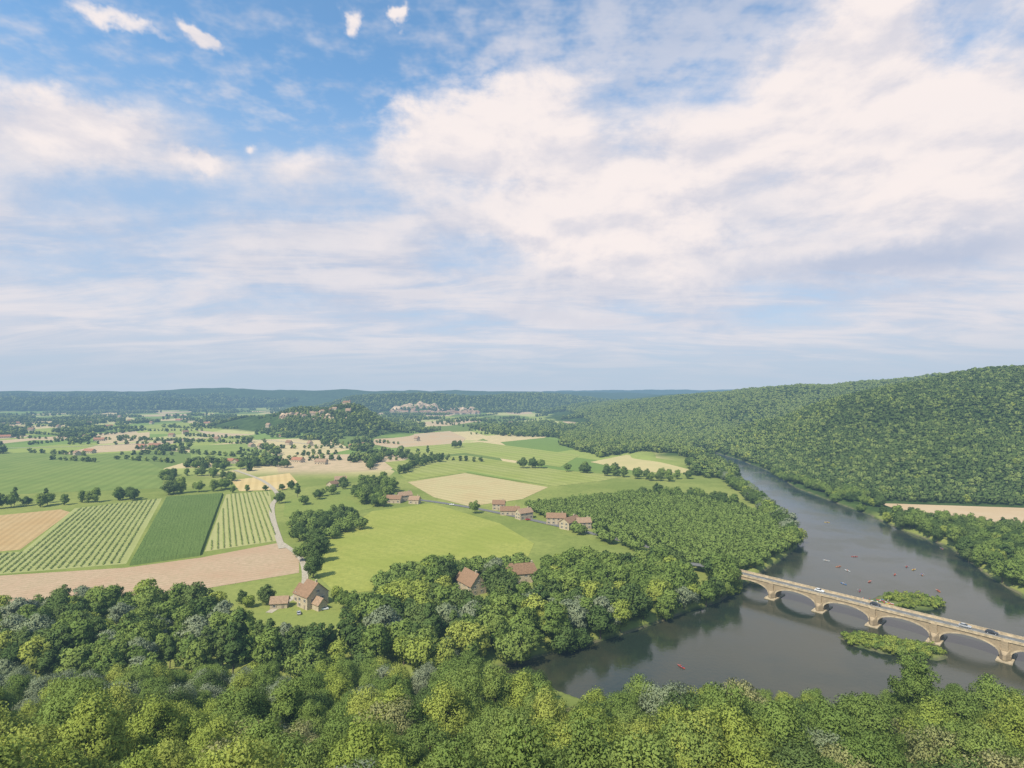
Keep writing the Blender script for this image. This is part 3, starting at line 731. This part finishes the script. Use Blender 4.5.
# ------------------------------------------------------------ bridge
m=newmat('bridge_stone'); tc_=E(E.nt.nodes.new('ShaderNodeTexCoord').outputs['Object']); ox,oy,oz=sep(tc_)
br=E.nt.nodes.new('ShaderNodeTexBrick'); E.nt.links.new(comb(ox+oy,oz,0.).o,br.inputs[0]); br.inputs['Scale'].default_value=1.; br.inputs['Brick Width'].default_value=1.1; br.inputs['Row Height'].default_value=.45; br.inputs['Mortar Size'].default_value=.02
br.inputs['Color1'].default_value=(.44,.335,.215,1); br.inputs['Color2'].default_value=(.355,.27,.175,1); br.inputs['Mortar'].default_value=(.22,.18,.13,1)
sn=noise(tc_,.3,5,.7); colb=mixc(smooth(sn,.40,.72)*.6,E(br.outputs[0]),(.20,.165,.12)); colb=mixc(smooth(oz,1.4,.0)*.7,colb,(.11,.10,.065))
finish(bsdf(colb,.9,.15,bump(sn,.4,.05))); M_ST=m
M_ST2=simple('pale_dressed_stone',(.46,.37,.25),.25,.6,.85,.03)
br_e=link('stone_bridge',None,None,tuple(BS),'long tan stone arch bridge crossing the river','bridge',None,None,math.atan2(BD.y,BD.x))
SP=23.7; PW=3.7; i0,i1=-1,5 # spans from pier i to i+1
def arch_span(k):
    vs=[];fs=[];n=24; x0=k*SP+PW/2;x1=(k+1)*SP-PW/2; cx=(x0+x1)/2; hw=(x1-x0)/2; zs=2.0; rise=4.5
    for j in range(n+1):
        a=math.pi*j/n; xx=cx-hw*math.cos(a); za=zs+rise*math.sin(a)**.9 if 0<j<n else zs
        for yy in (0,BW): vs+=[(xx,yy,za),(xx,yy,DZ)]
    for j in range(n):
        b=4*j; c=b+4
        fs+=[(b,c,c+1,b+1),(b+2,b+3,c+3,c+2),(b,b+2,c+2,c),]
    rv=[];rf=[]
    for s,(ya) in ((0,-.12),(1,BW+.12)):
        base=len(rv)
        for j in range(n+1):
            a=math.pi*j/n; c_,s_=math.cos(a),(math.sin(a)**.9 if 0<j<n else 0)
            for yy in (ya,ya+(.3 if s==0 else -.3)):
                rv+=[(cx-(hw-.06)*c_,yy,zs+(rise-.06)*s_),(cx-(hw+.6)*c_,yy,zs+(rise+.55)*s_)]
        for j in range(n):
            b=base+4*j; c=b+4; rf+=[(b,c,c+1,b+1),(b+2,b+3,c+3,c+2),(b,b+2,c+2,c),(b+1,c+1,c+3,b+3)]
    return (vs,fs),(rv,rf)
for k in range(i0,i1):
    (v,f),(rv,rf)=arch_span(k)
    link('arch',mkmesh('arch',v,f,[M_ST]),br_e); link('arch_ring',mkmesh('arch_ring',rv,rf,[M_ST2]),br_e)
pv=[];pf=[]
box(pv,pf,-PW/2,PW/2,-.005,BW+.005,-3,DZ)
for sgn,y0 in ((-1,-.005),(1,BW+.005)):
    b=len(pv); t=y0+sgn*2.4
    pv+=[(-PW/2,y0,-3),(PW/2,y0,-3),(.5,t,-3),(-.5,t,-3),(-PW/2,y0,3.0),(PW/2,y0,3.0),(.5,t,3.0),(-.5,t,3.0),(-PW/2+.3,y0,4.6),(PW/2-.3,y0,4.6)]
    pf+=[(b,b+3,b+7,b+4),(b+3,b+2,b+6,b+7),(b+2,b+1,b+5,b+6),(b+4,b+7,b+6,b+5),(b+4,b+7,b+8),(b+7,b+6,b+9,b+8),(b+6,b+5,b+9)]
    y1=y0+sgn*.8
    box(pv,pf,-1.1,1.1,min(y0,y1),max(y0,y1),4.0,DZ)
fv=[];ff=[]
box(fv,ff,-PW/2-.8,PW/2+.8,-3.1,BW+3.1,-3,.5)
pm=mkmesh('pier',pv,pf,[M_ST]); fm=mkmesh('footing',fv,ff,[M_ST2])
for k in range(i0,i1+1):
    pr=link('pier',pm,br_e,(k*SP,0,0)); link('footing',fm,pr)
xs0,xs1=i0*SP-8,i1*SP+14
av=[];af=[]; box(av,af,xs0,i0*SP-PW/2-.003,0,BW,-2,DZ); box(av,af,i1*SP+PW/2+.003,xs1,0,BW,-2,DZ); link('abutment',mkmesh('abutment',av,af,[M_ST]),br_e)
for y0,y1 in ((-.35,0.25),(BW-.25,BW+.35)):
    v=[];f=[]; box(v,f,xs0,xs1,y0,y1,DZ+.003,DZ+.28); link('cornice',mkmesh('cornice',v,f,[M_ST2]),br_e)
    v=[];f=[]; yc=(y0+y1)/2; box(v,f,xs0,xs1,yc-.15,yc+.15,DZ+.283,DZ+.98); box(v,f,xs0,xs1,yc-.2,yc+.2,DZ+.982,DZ+1.1)
    link('parapet',mkmesh('parapet',v,f,[M_ST2]),br_e)
v=[];f=[]; box(v,f,xs0,xs1,.28,BW-.28,DZ+.004,DZ+.12); link('roadway',mkmesh('roadway',v,f,[M_ASPH]),br_e)
for y0,y1 in ((.29,.9),(BW-.9,BW-.29)):
    v=[];f=[]; box(v,f,xs0,xs1,y0,y1,DZ+.123,DZ+.25); link('footway',mkmesh('footway',v,f,[M_ST2]),br_e)
v=[];f=[]; xx=xs0
while xx<xs1-3: box(v,f,xx,xx+3,BW/2-.07,BW/2+.07,DZ+.123,DZ+.13); xx+=6
link('lane_marking',mkmesh('lane_marking',v,f,[M_PAINT]),br_e)
# ------------------------------------------------------------ houses
m=newmat('cream_limestone'); tc_=E(E.nt.nodes.new('ShaderNodeTexCoord').outputs['Object']); sn=noise(tc_,.8,5,.7); sn2=noise(tc_,4.,4,.6)
finish(bsdf(mixc(smooth(sn2,.3,.7)*.5,mixc(smooth(sn,.35,.7),(.46,.37,.25),(.60,.51,.37)),(.38,.30,.2)),.9,.1,bump(sn2,.4,.05))); M_WALL=m
def roofmat(name,c):
    m=newmat(name); tc_=E(E.nt.nodes.new('ShaderNodeTexCoord').outputs['Object']); x_,y_,z_=sep(tc_); r=objrand()
    sn=noise(tc_,1.2,5,.7); sn2=noise(tc_,6.,3,.6)
    t=smooth(E.m('SINE',z_*(2*math.pi/.35)),-.5,1)
    col=mixc(smooth(sn,.3,.7),tuple(v*.65 for v in c),tuple(v*1.2 for v in c)); col=mixc(smooth(sn2,.4,.7)*.4,col,tuple(v*.5 for v in c)); col=mixc(t*.2,col,tuple(v*.5 for v in c))
    col=mixc(r*.4,col,(.32,.205,.13)); finish(bsdf(col,.9,.15,bump(sn2,.6,.08))); return m
M_ROOF=roofmat('brown_tile_roof',(.29,.175,.105)); M_ROOF2=roofmat('pale_tile_roof',(.40,.275,.18)); M_ROOF3=roofmat('red_tile_roof',(.44,.20,.12))
M_GLASS=newmat('dark_window_glass'); finish(bsdf((.03,.035,.04),.15,.5))
M_WOOD=simple('painted_shutter_wood',(.30,.24,.18),.15,3,.7,0)
M_FRAME=simple('pale_window_frame',(.62,.58,.5),.05,3,.6,0)
def block(par,L,Wd,wh,rh,roof,wins=True,ox=0,oy=0,rot=0,hip=0.,chim=True,door=True,dz=0):
    """gabled block; ridge along local x"""
    R=Matrix.Translation((ox,oy,dz))@Matrix.Rotation(rot,4,'Z')
    def add(name,v,f,mat,p):
        return link(name,mkmesh(name,[R@Vector(q) for q in v],f,[mat]),p)
    v=[(-L/2,-Wd/2,-.5),(L/2,-Wd/2,-.5),(L/2,Wd/2,-.5),(-L/2,Wd/2,-.5),(-L/2,-Wd/2,wh),(L/2,-Wd/2,wh),(L/2,Wd/2,wh),(-L/2,Wd/2,wh)]
    f=[(0,1,5,4),(2,3,7,6)]
    if hip: f+=[(1,2,6,5),(3,0,4,7)]
    else:
        v+=[(-L/2,0,wh+rh),(L/2,0,wh+rh)]; f+=[(1,2,6,9,5),(3,0,4,8,7)]
    add('wall',v,f,M_WALL,par)
    o=.45; k=rh/(Wd/2); t=.22; ze=wh-o*k
    rxe=L/2+o-hip
    out=[(-L/2-o,-Wd/2-o,ze),(L/2+o,-Wd/2-o,ze),(L/2+o,Wd/2+o,ze),(-L/2-o,Wd/2+o,ze),(-rxe,0,wh+rh),(rxe,0,wh+rh)]
    b=[(p[0],p[1],p[2]+t+.05) for p in out]+[(p[0],p[1],p[2]+.03) for p in out]
    f=[(0,1,5,4),(2,3,4,5),(1,2,5),(3,0,4),(6,10,11,7),(8,11,10,9),(7,11,8),(9,10,6),(0,6,7,1),(1,7,8,2),(2,8,9,3),(3,9,6,0)]
    if not hip: f=[(0,1,5,4),(2,3,4,5),(6,10,11,7),(8,11,10,9),(0,6,7,1),(2,8,9,3),(1,7,11,5),(2,5,11,8),(3,4,10,9),(0,4,10,6)]
    rf=add('roof',b,f,roof,par)
    if chim:
        v=[];f2=[]; cx=L*.32; box(v,f2,cx-.45,cx+.45,-.4,.4,wh+rh*.6,wh+rh+1.1); box(v,f2,cx-.55,cx+.55,-.5,.5,wh+rh+1.102,wh+rh+1.25); add('chimney',v,f2,M_WALL,rf)
    if wins:
        def win(cx,cz,face,w=1.,h=1.4):
            A=Matrix.Rotation([0,math.pi/2,math.pi,-math.pi/2][face],4,'Z'); dist=[Wd/2,L/2,Wd/2,L/2][face]
            def tr(v): return [A@Vector((q[0],q[1]-dist,q[2])) for q in v]
            v=[];f=[]
            box(v,f,cx-w/2-.14,cx-w/2,-.07,.0,cz-h/2-.14,cz+h/2+.14); box(v,f,cx+w/2,cx+w/2+.14,-.07,0,cz-h/2-.14,cz+h/2+.14)
            box(v,f,cx-w/2+.002,cx+w/2-.002,-.07,0,cz+h/2,cz+h/2+.14); box(v,f,cx-w/2+.002,cx+w/2-.002,-.1,0,cz-h/2-.14,cz-h/2); box(v,f,cx-.04,cx+.04,-.06,0,cz-h/2+.002,cz+h/2-.002)
            wo=add('window',[],[],M_FRAME,par); wo.data=mkmesh('window',[R@q for q in tr([(cx-w/2,-.03,cz-h/2),(cx+w/2,-.03,cz-h/2),(cx+w/2,-.03,cz+h/2),(cx-w/2,-.03,cz+h/2)])],[(0,1,2,3)],[M_GLASS])
            add('frame',tr(v),f,M_FRAME,wo)
            for s in (-1,1):
                v=[];f=[]; xa=cx+s*(w/2+.16); xb=xa+s*.48; box(v,f,min(xa,xb),max(xa,xb),-.06,-.01,cz-h/2,cz+h/2); add('shutter',tr(v),f,M_WOOD,wo)
        nx=max(2,int(L/3.6)); 
        for st in ([1.7] if wh<4.5 else [1.7,4.4]):
            for i in range(nx):
                cx=-L/2+L*(i+.5)/nx
                if door and st<2 and i==nx//2: continue
                win(cx,st,0); win(cx,st,2)
            for s in (-1,1): win(s*Wd*.22,st,1); win(s*Wd*.22,st,3)
        if not hip and rh>3: win(0,wh+rh*.3,1,.8,1.1); win(0,wh+rh*.3,3,.8,1.1)
    if door:
        nx=max(2,int(L/3.6)); cx=-L/2+L*(nx//2+.5)/nx
        v=[];f=[]; box(v,f,cx-.6,cx+.6,-Wd/2-.06,-Wd/2,0,2.2); dr=add('door',v,f,M_WOOD,par)
        v=[];f=[]; box(v,f,cx+.4,cx+.46,-Wd/2-.12,-Wd/2-.062,1.0,1.12); add('handle',v,f,M_GLASS,dr)
def house(pos,rz,label,specs,z=3.,name='stone_house',cat='house'):
    e=link(name,None,None,(pos[0],pos[1],z),label,cat,None,None,rz)
    for s in specs: block(e,**s)
    return e
house(H_MAIN,math.radians(-38),'cream stone farmhouse with steep brown tiled roof',[
  dict(L=9,Wd=12.,wh=6.5,rh=5.6,roof=M_ROOF,ox=2.5),
  dict(L=8,Wd=7,wh=4.6,rh=3.8,roof=M_ROOF,ox=-6.2,oy=.6,chim=False),
  dict(L=5.5,Wd=5,wh=3.4,rh=2.6,roof=M_ROOF2,ox=10.,oy=-1,wins=False,chim=False,door=False)])
house(P(281,606),math.radians(10),'low stone barn with brown roof beside lawn',[dict(L=8,Wd=5.5,wh=3,rh=2.4,roof=M_ROOF2,chim=False)],name='stone_barn',cat='barn')
house(H_A,math.radians(-55),'stone house with steep brown roof among trees',[dict(L=14,Wd=9.5,wh=5.2,rh=5.6,roof=M_ROOF),dict(L=6,Wd=5,wh=4,rh=3,roof=M_ROOF,ox=-9.8,chim=False)])
house(H_B,math.radians(15),'stone house with brown hipped roof among trees',[dict(L=14,Wd=8,wh=5.6,rh=4.4,roof=M_ROOF,hip=2),dict(L=6,Wd=6,wh=6.2,rh=4.2,roof=M_ROOF,ox=-7.5,hip=2.6,chim=False,door=False)])
for (px,py,r,L,Wd) in CL1+CL2+CL3:
    house(P(px,py),r-.3,random.choice(['cream stone farm building with pale tiled roof','tan stone house with brown tiled roof']),[dict(L=L*1.1,Wd=Wd,wh=random.choice([4,5.5]),rh=3.,roof=random.choice([M_ROOF2,M_ROOF,M_ROOF2]))])
house(P(228,463),.1,'long farmhouse with red tiled roof',[dict(L=22,Wd=9,wh=4,rh=3.2,roof=M_ROOF3),dict(L=10,Wd=8,wh=4,rh=3,roof=M_ROOF3,ox=14,oy=-5,rot=1.5)])
house(P(341,483),.3,'stone house with pale roof beside trees',[dict(L=13,Wd=8,wh=5,rh=3.2,roof=M_ROOF2)])
house(P(333,487),1.2,'stone barn with brown roof beside trees',[dict(L=11,Wd=8,wh=4,rh=3,roof=M_ROOF)],name='stone_barn',cat='barn')
# shared far house
def farhouse_mesh(L,Wd,wh,rh,roof):
    vw=[(-L/2,-Wd/2,-4),(L/2,-Wd/2,-4),(L/2,Wd/2,-4),(-L/2,Wd/2,-4),(-L/2,-Wd/2,wh),(L/2,-Wd/2,wh),(L/2,Wd/2,wh),(-L/2,Wd/2,wh),(-L/2,0,wh+rh),(L/2,0,wh+rh)]
    w=mkmesh('wall',vw,[(0,1,5,4),(2,3,7,6),(1,2,6,9,5),(3,0,4,8,7)],[M_WALL])
    o=.5; k=rh/(Wd/2); out=[(-L/2-o,-Wd/2-o,wh-o*k),(L/2+o,-Wd/2-o,wh-o*k),(L/2+o,Wd/2+o,wh-o*k),(-L/2-o,Wd/2+o,wh-o*k),(-L/2-o,0,wh+rh),(L/2+o,0,wh+rh)]
    b=[(p[0],p[1],p[2]+.3) for p in out]+[(p[0],p[1],p[2]+.03) for p in out]
    r=mkmesh('roof',b,[(0,1,5,4),(2,3,4,5),(6,10,11,7),(8,11,10,9),(0,6,7,1),(2,8,9,3),(1,7,11,5),(2,5,11,8),(3,4,10,9),(0,4,10,6)],[roof])
    wv=[];wf=[]
    n=int(L/3.5)
    for s in (-1,1):
        for i in range(n):
            for st in ([1.6] if wh<5 else [1.6,4.4]):
                cx=-L/2+L*(i+.5)/n; y0=s*(Wd/2); box(wv,wf,cx-.5,cx+.5,min(y0,y0+s*.05),max(y0,y0+s*.05),st-.7,st+.7)
    g=mkmesh('window',wv,wf,[M_GLASS]); return w,r,g
FH=[farhouse_mesh(13,8,5.5,3.6,M_ROOF),farhouse_mesh(16,9,4.2,3.4,M_ROOF2),farhouse_mesh(11,8,6.2,4.2,M_ROOF2),farhouse_mesh(18,9,4.,3.2,M_ROOF3)]
def fh(x_,y_,s=1.,k=None,lab='small stone house with tiled roof in the valley'):
    w,r,g=FH[k if k is not None else random.randrange(4)]
    e=link('stone_house',None,None,(x_,y_,hz(x_,y_)),lab,'house',None,'distant valley houses',random.uniform(-.9,.9),s)
    link('wall',w,e); link('roof',r,e); link('window',g,e)
for px,py in [(60,428),(68,430),(92,425),(110,427),(130,422),(150,424),(45,420),(30,431),(178,421),(205,424),(232,420),(250,418),(268,433),(282,437),(310,446),(355,448),(365,447),(16,424),(85,438),(5,438),(143,448),(170,437),(186,434),(480,431),(510,424),(540,429),(90,453),(78,455),(250,447),(262,449),(420,441),(300,462),(320,464),(98,441),(155,447),(215,441),(290,445),(120,418),(75,420)]:
    fh(*P(px+random.uniform(-3,3),py),1.05)
# cliff village
M_ROCK=simple('ochre_cliff_rock',(.50,.37,.24),.4,.05,.95,2.)
def cliff(x0,y0,x1,y1,h,label):
    n=60;m_=16;vs=[];fs=[]
    for i in range(n+1):
        t=i/n; xb=x0+(x1-x0)*t; yb=y0+(y1-y0)*t; zb=hz(xb,yb)-8; hh=(h+8)*(math.sin(math.pi*t)**.35*(.4+.95*vnoise(np.array([t*11.+x0]),np.array([.5]))[0]))
        for j in range(m_+1):
            s=j/m_; nn=vnoise(np.array([t*22.+x0]),np.array([s*5.]))[0]*9+vnoise(np.array([t*60.]),np.array([s*12.]))[0]*5
            vs.append((xb+random.uniform(-1,1),yb-nn+ (s**3)*14+s*3,zb+hh*s))
        vs.append((xb,yb+45,zb+hh*.8))
    w=m_+2
    for i in range(n):
        for j in range(m_+1): fs.append((i*w+j,(i+1)*w+j,(i+1)*w+j+1,i*w+j+1))
    link('cliff',mkmesh('cliff',vs,fs,[M_ROCK]),None,None,label,'cliff','structure')
cliff(-600,2790,-330,2800,34,'ochre limestone cliff above the riverside village')
cliff(-320,2800,-160,2820,24,'ochre limestone cliff face')
cliff(-640,1550,-570,1500,13,'pale limestone cliff under the hilltop')
cliff(-530,1470,-435,1415,12,'pale limestone cliff under the hilltop')
cliff(-420,1400,-365,1415,11,'pale limestone cliff under the hilltop')
for i in range(60):
    t=random.random(); x_=-590+t*430; y_=2760-random.random()*60
    fh(x_,y_,1.45,random.choice([0,1,2,2]),'cream village house below the cliff')
for i in range(18):
    t=random.random(); x_=-600+t*200+random.uniform(-8,8); y_=1540-t*95+random.uniform(-10,10); fh(x_,y_,.85,random.choice([0,2,1]),'stone house on the wooded hilltop')
# chateau on hilltop
e=link('hilltop_castle',None,None,(-435,1492,hz(-435,1492)+2),'pale stone hilltop castle with round tower','castle',None,None,-.1)
block(e,L=18,Wd=9,wh=8,rh=4,roof=M_ROOF,hip=3,wins=False,door=False)
v=[];f=[]; tube(v,f,[(11,-3,-8),(11,-3,11)],[2.8,2.8],16); link('tower',mkmesh('tower',v,f,[M_WALL]),e)
v=[];f=[]; tube(v,f,[(11,-3,11),(11,-3,15)],[3.3,.05],16); link('tower_roof',mkmesh('tower_roof',v,f,[M_ROOF]),e)
# ------------------------------------------------------------ vehicles
def paint(name,c): 
    m=newmat(name); finish(bsdf(c,.3,.5)); return m
M_TYRE=paint('black_tyre_rubber',(.02,.02,.02)); M_RIM=paint('grey_wheel_rim',(.4,.4,.42)); M_LAMP=paint('clear_headlight',(.8,.8,.75)); M_TAIL=paint('red_tail_light',(.5,.03,.02))
def loft(prof_sections,mats):
    vs=[];fs=[];n=len(prof_sections[0])
    for s in prof_sections: vs+=s
    for i in range(len(prof_sections)-1):
        for k in range(n): k2=(k+1)%n; fs.append((i*n+k,i*n+k2,(i+1)*n+k2,(i+1)*n+k))
    fs.append(tuple(range(n))[::-1]); fs.append(tuple((len(prof_sections)-1)*n+k for k in range(n)))
    return vs,fs
prof=[(-2.15,.35),(-2.2,.75),(-2.05,1.0),(-1.7,1.05),(.75,1.0),(1.6,.88),(2.1,.72),(2.18,.4)]
cabp=[(-1.85,1.05),(-1.35,1.42),(.1,1.46),(.9,1.0)]
def car_meshes(body_mat):
    secs=[]
    for yy,k in ((-.86,.94),(-.82,1),(.82,1),(.86,.94)): secs.append([(a*(.985 if k<1 else 1),yy,b if k==1 else .35+(b-.35)*.93) for a,b in prof])
    v,f=loft(secs,None); body=mkmesh('body',v,f,[body_mat])
    v,f=loft([[(a*.97,-.66+.0,b) for a,b in cabp],[(a*.97,.66,b) for a,b in cabp]],None)
    for i,p_ in enumerate(v):
        if p_[2]<1.2: v[i]=(p_[0],p_[1]*1.2,p_[2])
    cab=mkmesh('window',v,f,[M_GLASS])
    v=[];f=[]; box(v,f,-1.3,.1,-.64,.64,1.44,1.49); top=mkmesh('roof',v,f,[body_mat]); return body,cab,top
def disc(v,f,r,w,n=14):
    b=len(v)
    for s in (-w/2,w/2):
        for k in range(n): a=2*math.pi*k/n; v.append((r*math.cos(a),s,r*math.sin(a)))
    for k in range(n): k2=(k+1)%n; f.append((b+k,b+k2,b+n+k2,b+n+k))
    f.append(tuple(b+k for k in range(n))[::-1]); f.append(tuple(b+n+k for k in range(n)))
v=[];f=[]; disc(v,f,.33,.2); TYRE=mkmesh('tyre',v,f,[M_TYRE]); v=[];f=[]; disc(v,f,.2,.22); RIM=mkmesh('rim',v,f,[M_RIM])
v=[];f=[]; box(v,f,-.04,.04,-.17,.17,-.07,.07); LAMP=mkmesh('headlight',v,f,[M_LAMP]); TAIL=mkmesh('tail_light',[tuple(q) for q in v],f,[M_TAIL])
CP={c:car_meshes(paint(c+'_car_paint',rgb)) for c,rgb in dict(white=(.75,.75,.74),dark=(.04,.045,.055),silver=(.42,.43,.45),red=(.45,.04,.03),blue=(.06,.12,.28)).items()}
def car(c,x_,y_,z_,rz,where):
    e=link('car',None,None,(x_,y_,z_),f'{c} hatchback car {where}','car',None,'cars',rz); b,w,t=CP[c]
    bo=link('body',b,e); link('window',w,e); link('roof',t,e)
    for xx in (-1.3,1.35):
        for yy in (-.8,.8):
            wh=link('wheel',TYRE,e,(xx,yy,.33)); link('rim',RIM,wh)
    for yy in (-.6,.6): link('headlight',LAMP,e,(2.14,yy,.62)); link('tail_light',TAIL,e,(-2.18,yy,.75))
brz=math.atan2(BD.y,BD.x)
def bridge_pt(s,lane): p_=BS+BD*s+BN*lane; return p_.x,p_.y
for c,s,lane,fl in (('white',22,5.2,0),('dark',47,5.2,0),('silver',81,5.2,0),('dark',90,5.2,0)):
    x_,y_=bridge_pt(s,lane); car(c,x_,y_,DZ+.12,brz+(math.pi if fl else 0),'driving on the stone bridge')
for c,px,py,r in (('white',452,505,-.2),('silver',420,500,2.8),('red',528,520,.4)): x_,y_=P(px,py); car(c,x_,y_,3.32,r,'on the valley road')
for c,px,py,r in (('white',325,609,.4),('silver',300,613,2.),('dark',575,530,1.)): x_,y_=P(px,py); car(c,x_,y_,3.2,r,'parked beside the stone house')
# ------------------------------------------------------------ kayaks and people
M_SKIN=paint('skin',(.5,.3,.2)); VEST=[paint('orange_vest',(.6,.17,.04)),paint('blue_shirt',(.05,.12,.35)),paint('white_shirt',(.6,.6,.6)),paint('red_shirt',(.45,.05,.04))]
M_HAIR=paint('brown_hair',(.06,.035,.02)); M_SHORT=paint('dark_shorts',(.04,.05,.09))
def skin(name,pts,edges,rad,mats,assign):
    me=bpy.data.meshes.new(name); me.from_pydata(pts,edges,[]); o=bpy.data.objects.new('tmp',me); COL.objects.link(o)
    md=o.modifiers.new('s','SKIN'); 
    for i,r in enumerate(rad): me.skin_vertices[0].data[i].radius=(r,r*.85)
    me.skin_vertices[0].data[0].use_root=True
    o.modifiers.new('u','SUBSURF').levels=1
    dg=bpy.context.evaluated_depsgraph_get(); m2=bpy.data.meshes.new_from_object(o.evaluated_get(dg)); bpy.data.objects.remove(o)
    m2.materials.clear()
    for q in mats: m2.materials.append(q)
    for p_ in m2.polygons: p_.material_index=assign(p_.center); p_.use_smooth=True
    return m2
def person_mesh(sit,shirt):
    if sit:
        pts=[(0,0,.12),(-.03,0,.38),(-.03,0,.58),(-.02,0,.68),(0,0,.84),(-.03,.2,.56),(.12,.3,.36),(.36,.24,.4),(.48,.22,.44),(-.03,-.2,.56),(.12,-.3,.36),(.36,-.24,.4),(.48,-.22,.44),(.05,.11,.12),(.42,.14,.3),(.82,.12,.1),(.95,.12,.16),(.05,-.11,.12),(.42,-.14,.3),(.82,-.12,.1),(.95,-.12,.16)]
        rad=[.15,.14,.16,.06,.105,.07,.05,.04,.045,.07,.05,.04,.045,.1,.075,.05,.05,.1,.075,.05,.05]
        asg=lambda c:(0 if c.z>.66 else 1 if (c.z>.22 and c.x<.22) else 2 if c.x<.45 and c.z<.36 else 0)
    else:
        pts=[(0,0,.95),(0,0,1.15),(0,0,1.42),(0,0,1.52),(0,0,1.66),(0,.19,1.4),(.02,.27,1.12),(.12,.27,.88),(.16,.27,.78),(0,-.19,1.4),(.02,-.27,1.12),(.12,-.27,.88),(.16,-.27,.78),(0,.1,.88),(.03,.11,.5),(0,.12,.08),(.14,.12,.04),(0,-.1,.88),(.08,-.11,.5),(.02,-.12,.08),(.16,-.12,.04)]
        rad=[.14,.13,.15,.06,.105,.07,.05,.04,.045,.07,.05,.04,.045,.1,.07,.05,.04,.1,.07,.05,.04]
        asg=lambda c:(0 if c.z>1.5 or c.z<.5 else 1 if c.z>1.02 else 2)
    ed=[(0,1),(1,2),(2,3),(3,4),(2,5),(5,6),(6,7),(7,8),(2,9),(9,10),(10,11),(11,12),(0,13),(13,14),(14,15),(15,16),(0,17),(17,18),(18,19),(19,20)]
    return skin('person',pts,ed,rad,[M_SKIN,shirt,M_SHORT],asg)
SIT=[person_mesh(True,s) for s in VEST]; STAND=[person_mesh(False,s) for s in VEST]
def hair_mesh(z_):
    bm=bmesh.new(); bmesh.ops.create_icosphere(bm,subdivisions=2,radius=.125)
    for v_ in bm.verts: 
        v_.co.z=v_.co.z*.95
        if v_.co.x>.05 and v_.co.z<.05: v_.co.x=.03
    bmesh.ops.translate(bm,verts=bm.verts,vec=(-.02,0,z_)); me=bpy.data.meshes.new('hair'); bm.to_mesh(me); bm.free(); me.materials.append(M_HAIR); return me
HS,HT=hair_mesh(.88),hair_mesh(1.7)
def kayak_mesh(mat):
    secs=[]
    for t in np.linspace(-1,1,13):
        w=.42*(1-abs(t)**2.4)+.015; zr=.28+.14*abs(t)**3
        s=[(2.1*t,-w,zr),(2.1*t,-w*.8,.06+.1*abs(t)**3),(2.1*t,0,.0+.12*abs(t)**3),(2.1*t,w*.8,.06+.1*abs(t)**3),(2.1*t,w,zr),(2.1*t,w*.6,zr+.03 if abs(t)>.45 else .14),(2.1*t,-w*.6,zr+.03 if abs(t)>.45 else .14)]
        secs.append(s)
    v,f=loft(secs,None); return mkmesh('kayak',v,f,[mat])
KM=[kayak_mesh(paint(n_+'_kayak_plastic',c_)) for n_,c_ in (('red',(.45,.06,.04)),('yellow',(.6,.42,.08)),('blue',(.06,.17,.4)),('orange',(.6,.2,.05)),('white',(.6,.6,.6)))]
KN=['red','yellow','blue','orange','white']
v=[];f=[]; box(v,f,-.02,.02,-.85,.85,-.02,.02); box(v,f,-.015,.015,-1.15,-.852,-.1,.1); box(v,f,-.015,.015,.852,1.15,-.1,.1); PAD=mkmesh('paddle',v,f,[paint('paddle_grey',(.3,.3,.3))])
def kayak(x_,y_,k,rz,crew=2,z_=0.,beach=False):
    link('kayak',KM[k],None,(x_,y_,z_-.06 if not beach else z_),f'{KN[k]} plastic kayak '+('pulled up on the gravel bank' if beach else 'floating on the river'),'kayak',None,'kayaks on the river',rz)
    if beach: return
    for off_ in ([-.85,.35] if crew==2 else [-.3]):
        px_=x_+off_*math.cos(rz); py_=y_+off_*math.sin(rz); j=random.randrange(4)
        p_=link('person',SIT[j],None,(px_,py_,z_+.02),'paddler in a bright top seated in a kayak','person',None,'paddlers',rz); link('hair',HS,p_)
        link('paddle',PAD,None,(px_+.48*math.cos(rz),py_+.48*math.sin(rz),z_+.48),'grey double bladed paddle held by paddler','paddle',None,'paddles',rz).rotation_euler=(.25,0,rz)
for px,py,kk in [(680,665,0),(837,566,3),(846,570,4),(905,566,0),(912,569,1),(868,581,0),(842,583,2),(940,548,3),(858,590,0),(825,560,4),(936,590,3),(826,522,1),(853,556,0),(893,574,0),(920,574,3)]:
    x_,y_=P(px,py,0); kayak(x_,y_,kk,random.uniform(0,6.28),random.choice([1,2,2]))
for i in range(26):
    I=ISL[2]; x_=I[0]-3+random.uniform(-9,6); y_=I[1]+random.uniform(-4,5); z_=hz(x_,y_)
    if z_<.05: z_=0.
    a=random.uniform(0,6.28)
    if i<14: kayak(x_,y_,random.randrange(5),random.uniform(0,6.28),beach=True,z_=z_)
    else:
        j=random.randrange(4); p_=link('person',STAND[j],None,(x_,y_,z_),'bather standing on the gravel bank in shorts','person',None,'people on the gravel bank',a); link('hair',HT,p_)
# island bushes
for (a,b,rx,ry,an0),nb in ((ISL[0],80),(ISL[1],130)):
    for i in range(nb):
        t=random.random()**.55; an=random.uniform(0,6.28); u=rx*.98*t*math.cos(an); v_=ry*.98*t*math.sin(an)
        x_=a+u*math.cos(an0)-v_*math.sin(an0); y_=b+u*math.sin(an0)+v_*math.cos(an0); z_=hz(x_,y_)
        if z_<.1 or (a>180 and x_<197): continue
        s=random.uniform(.6,1.3); k=random.choice(['b0','b0','b0','b1'])
        e=link('bush',None,None,(x_,y_,z_-.1),'low bright green bush on the river island','bush',None,'bushes on the river islands',random.uniform(0,6),s)
        link('stem',TR[k][1],e); link('foliage',TR[k][0],e)
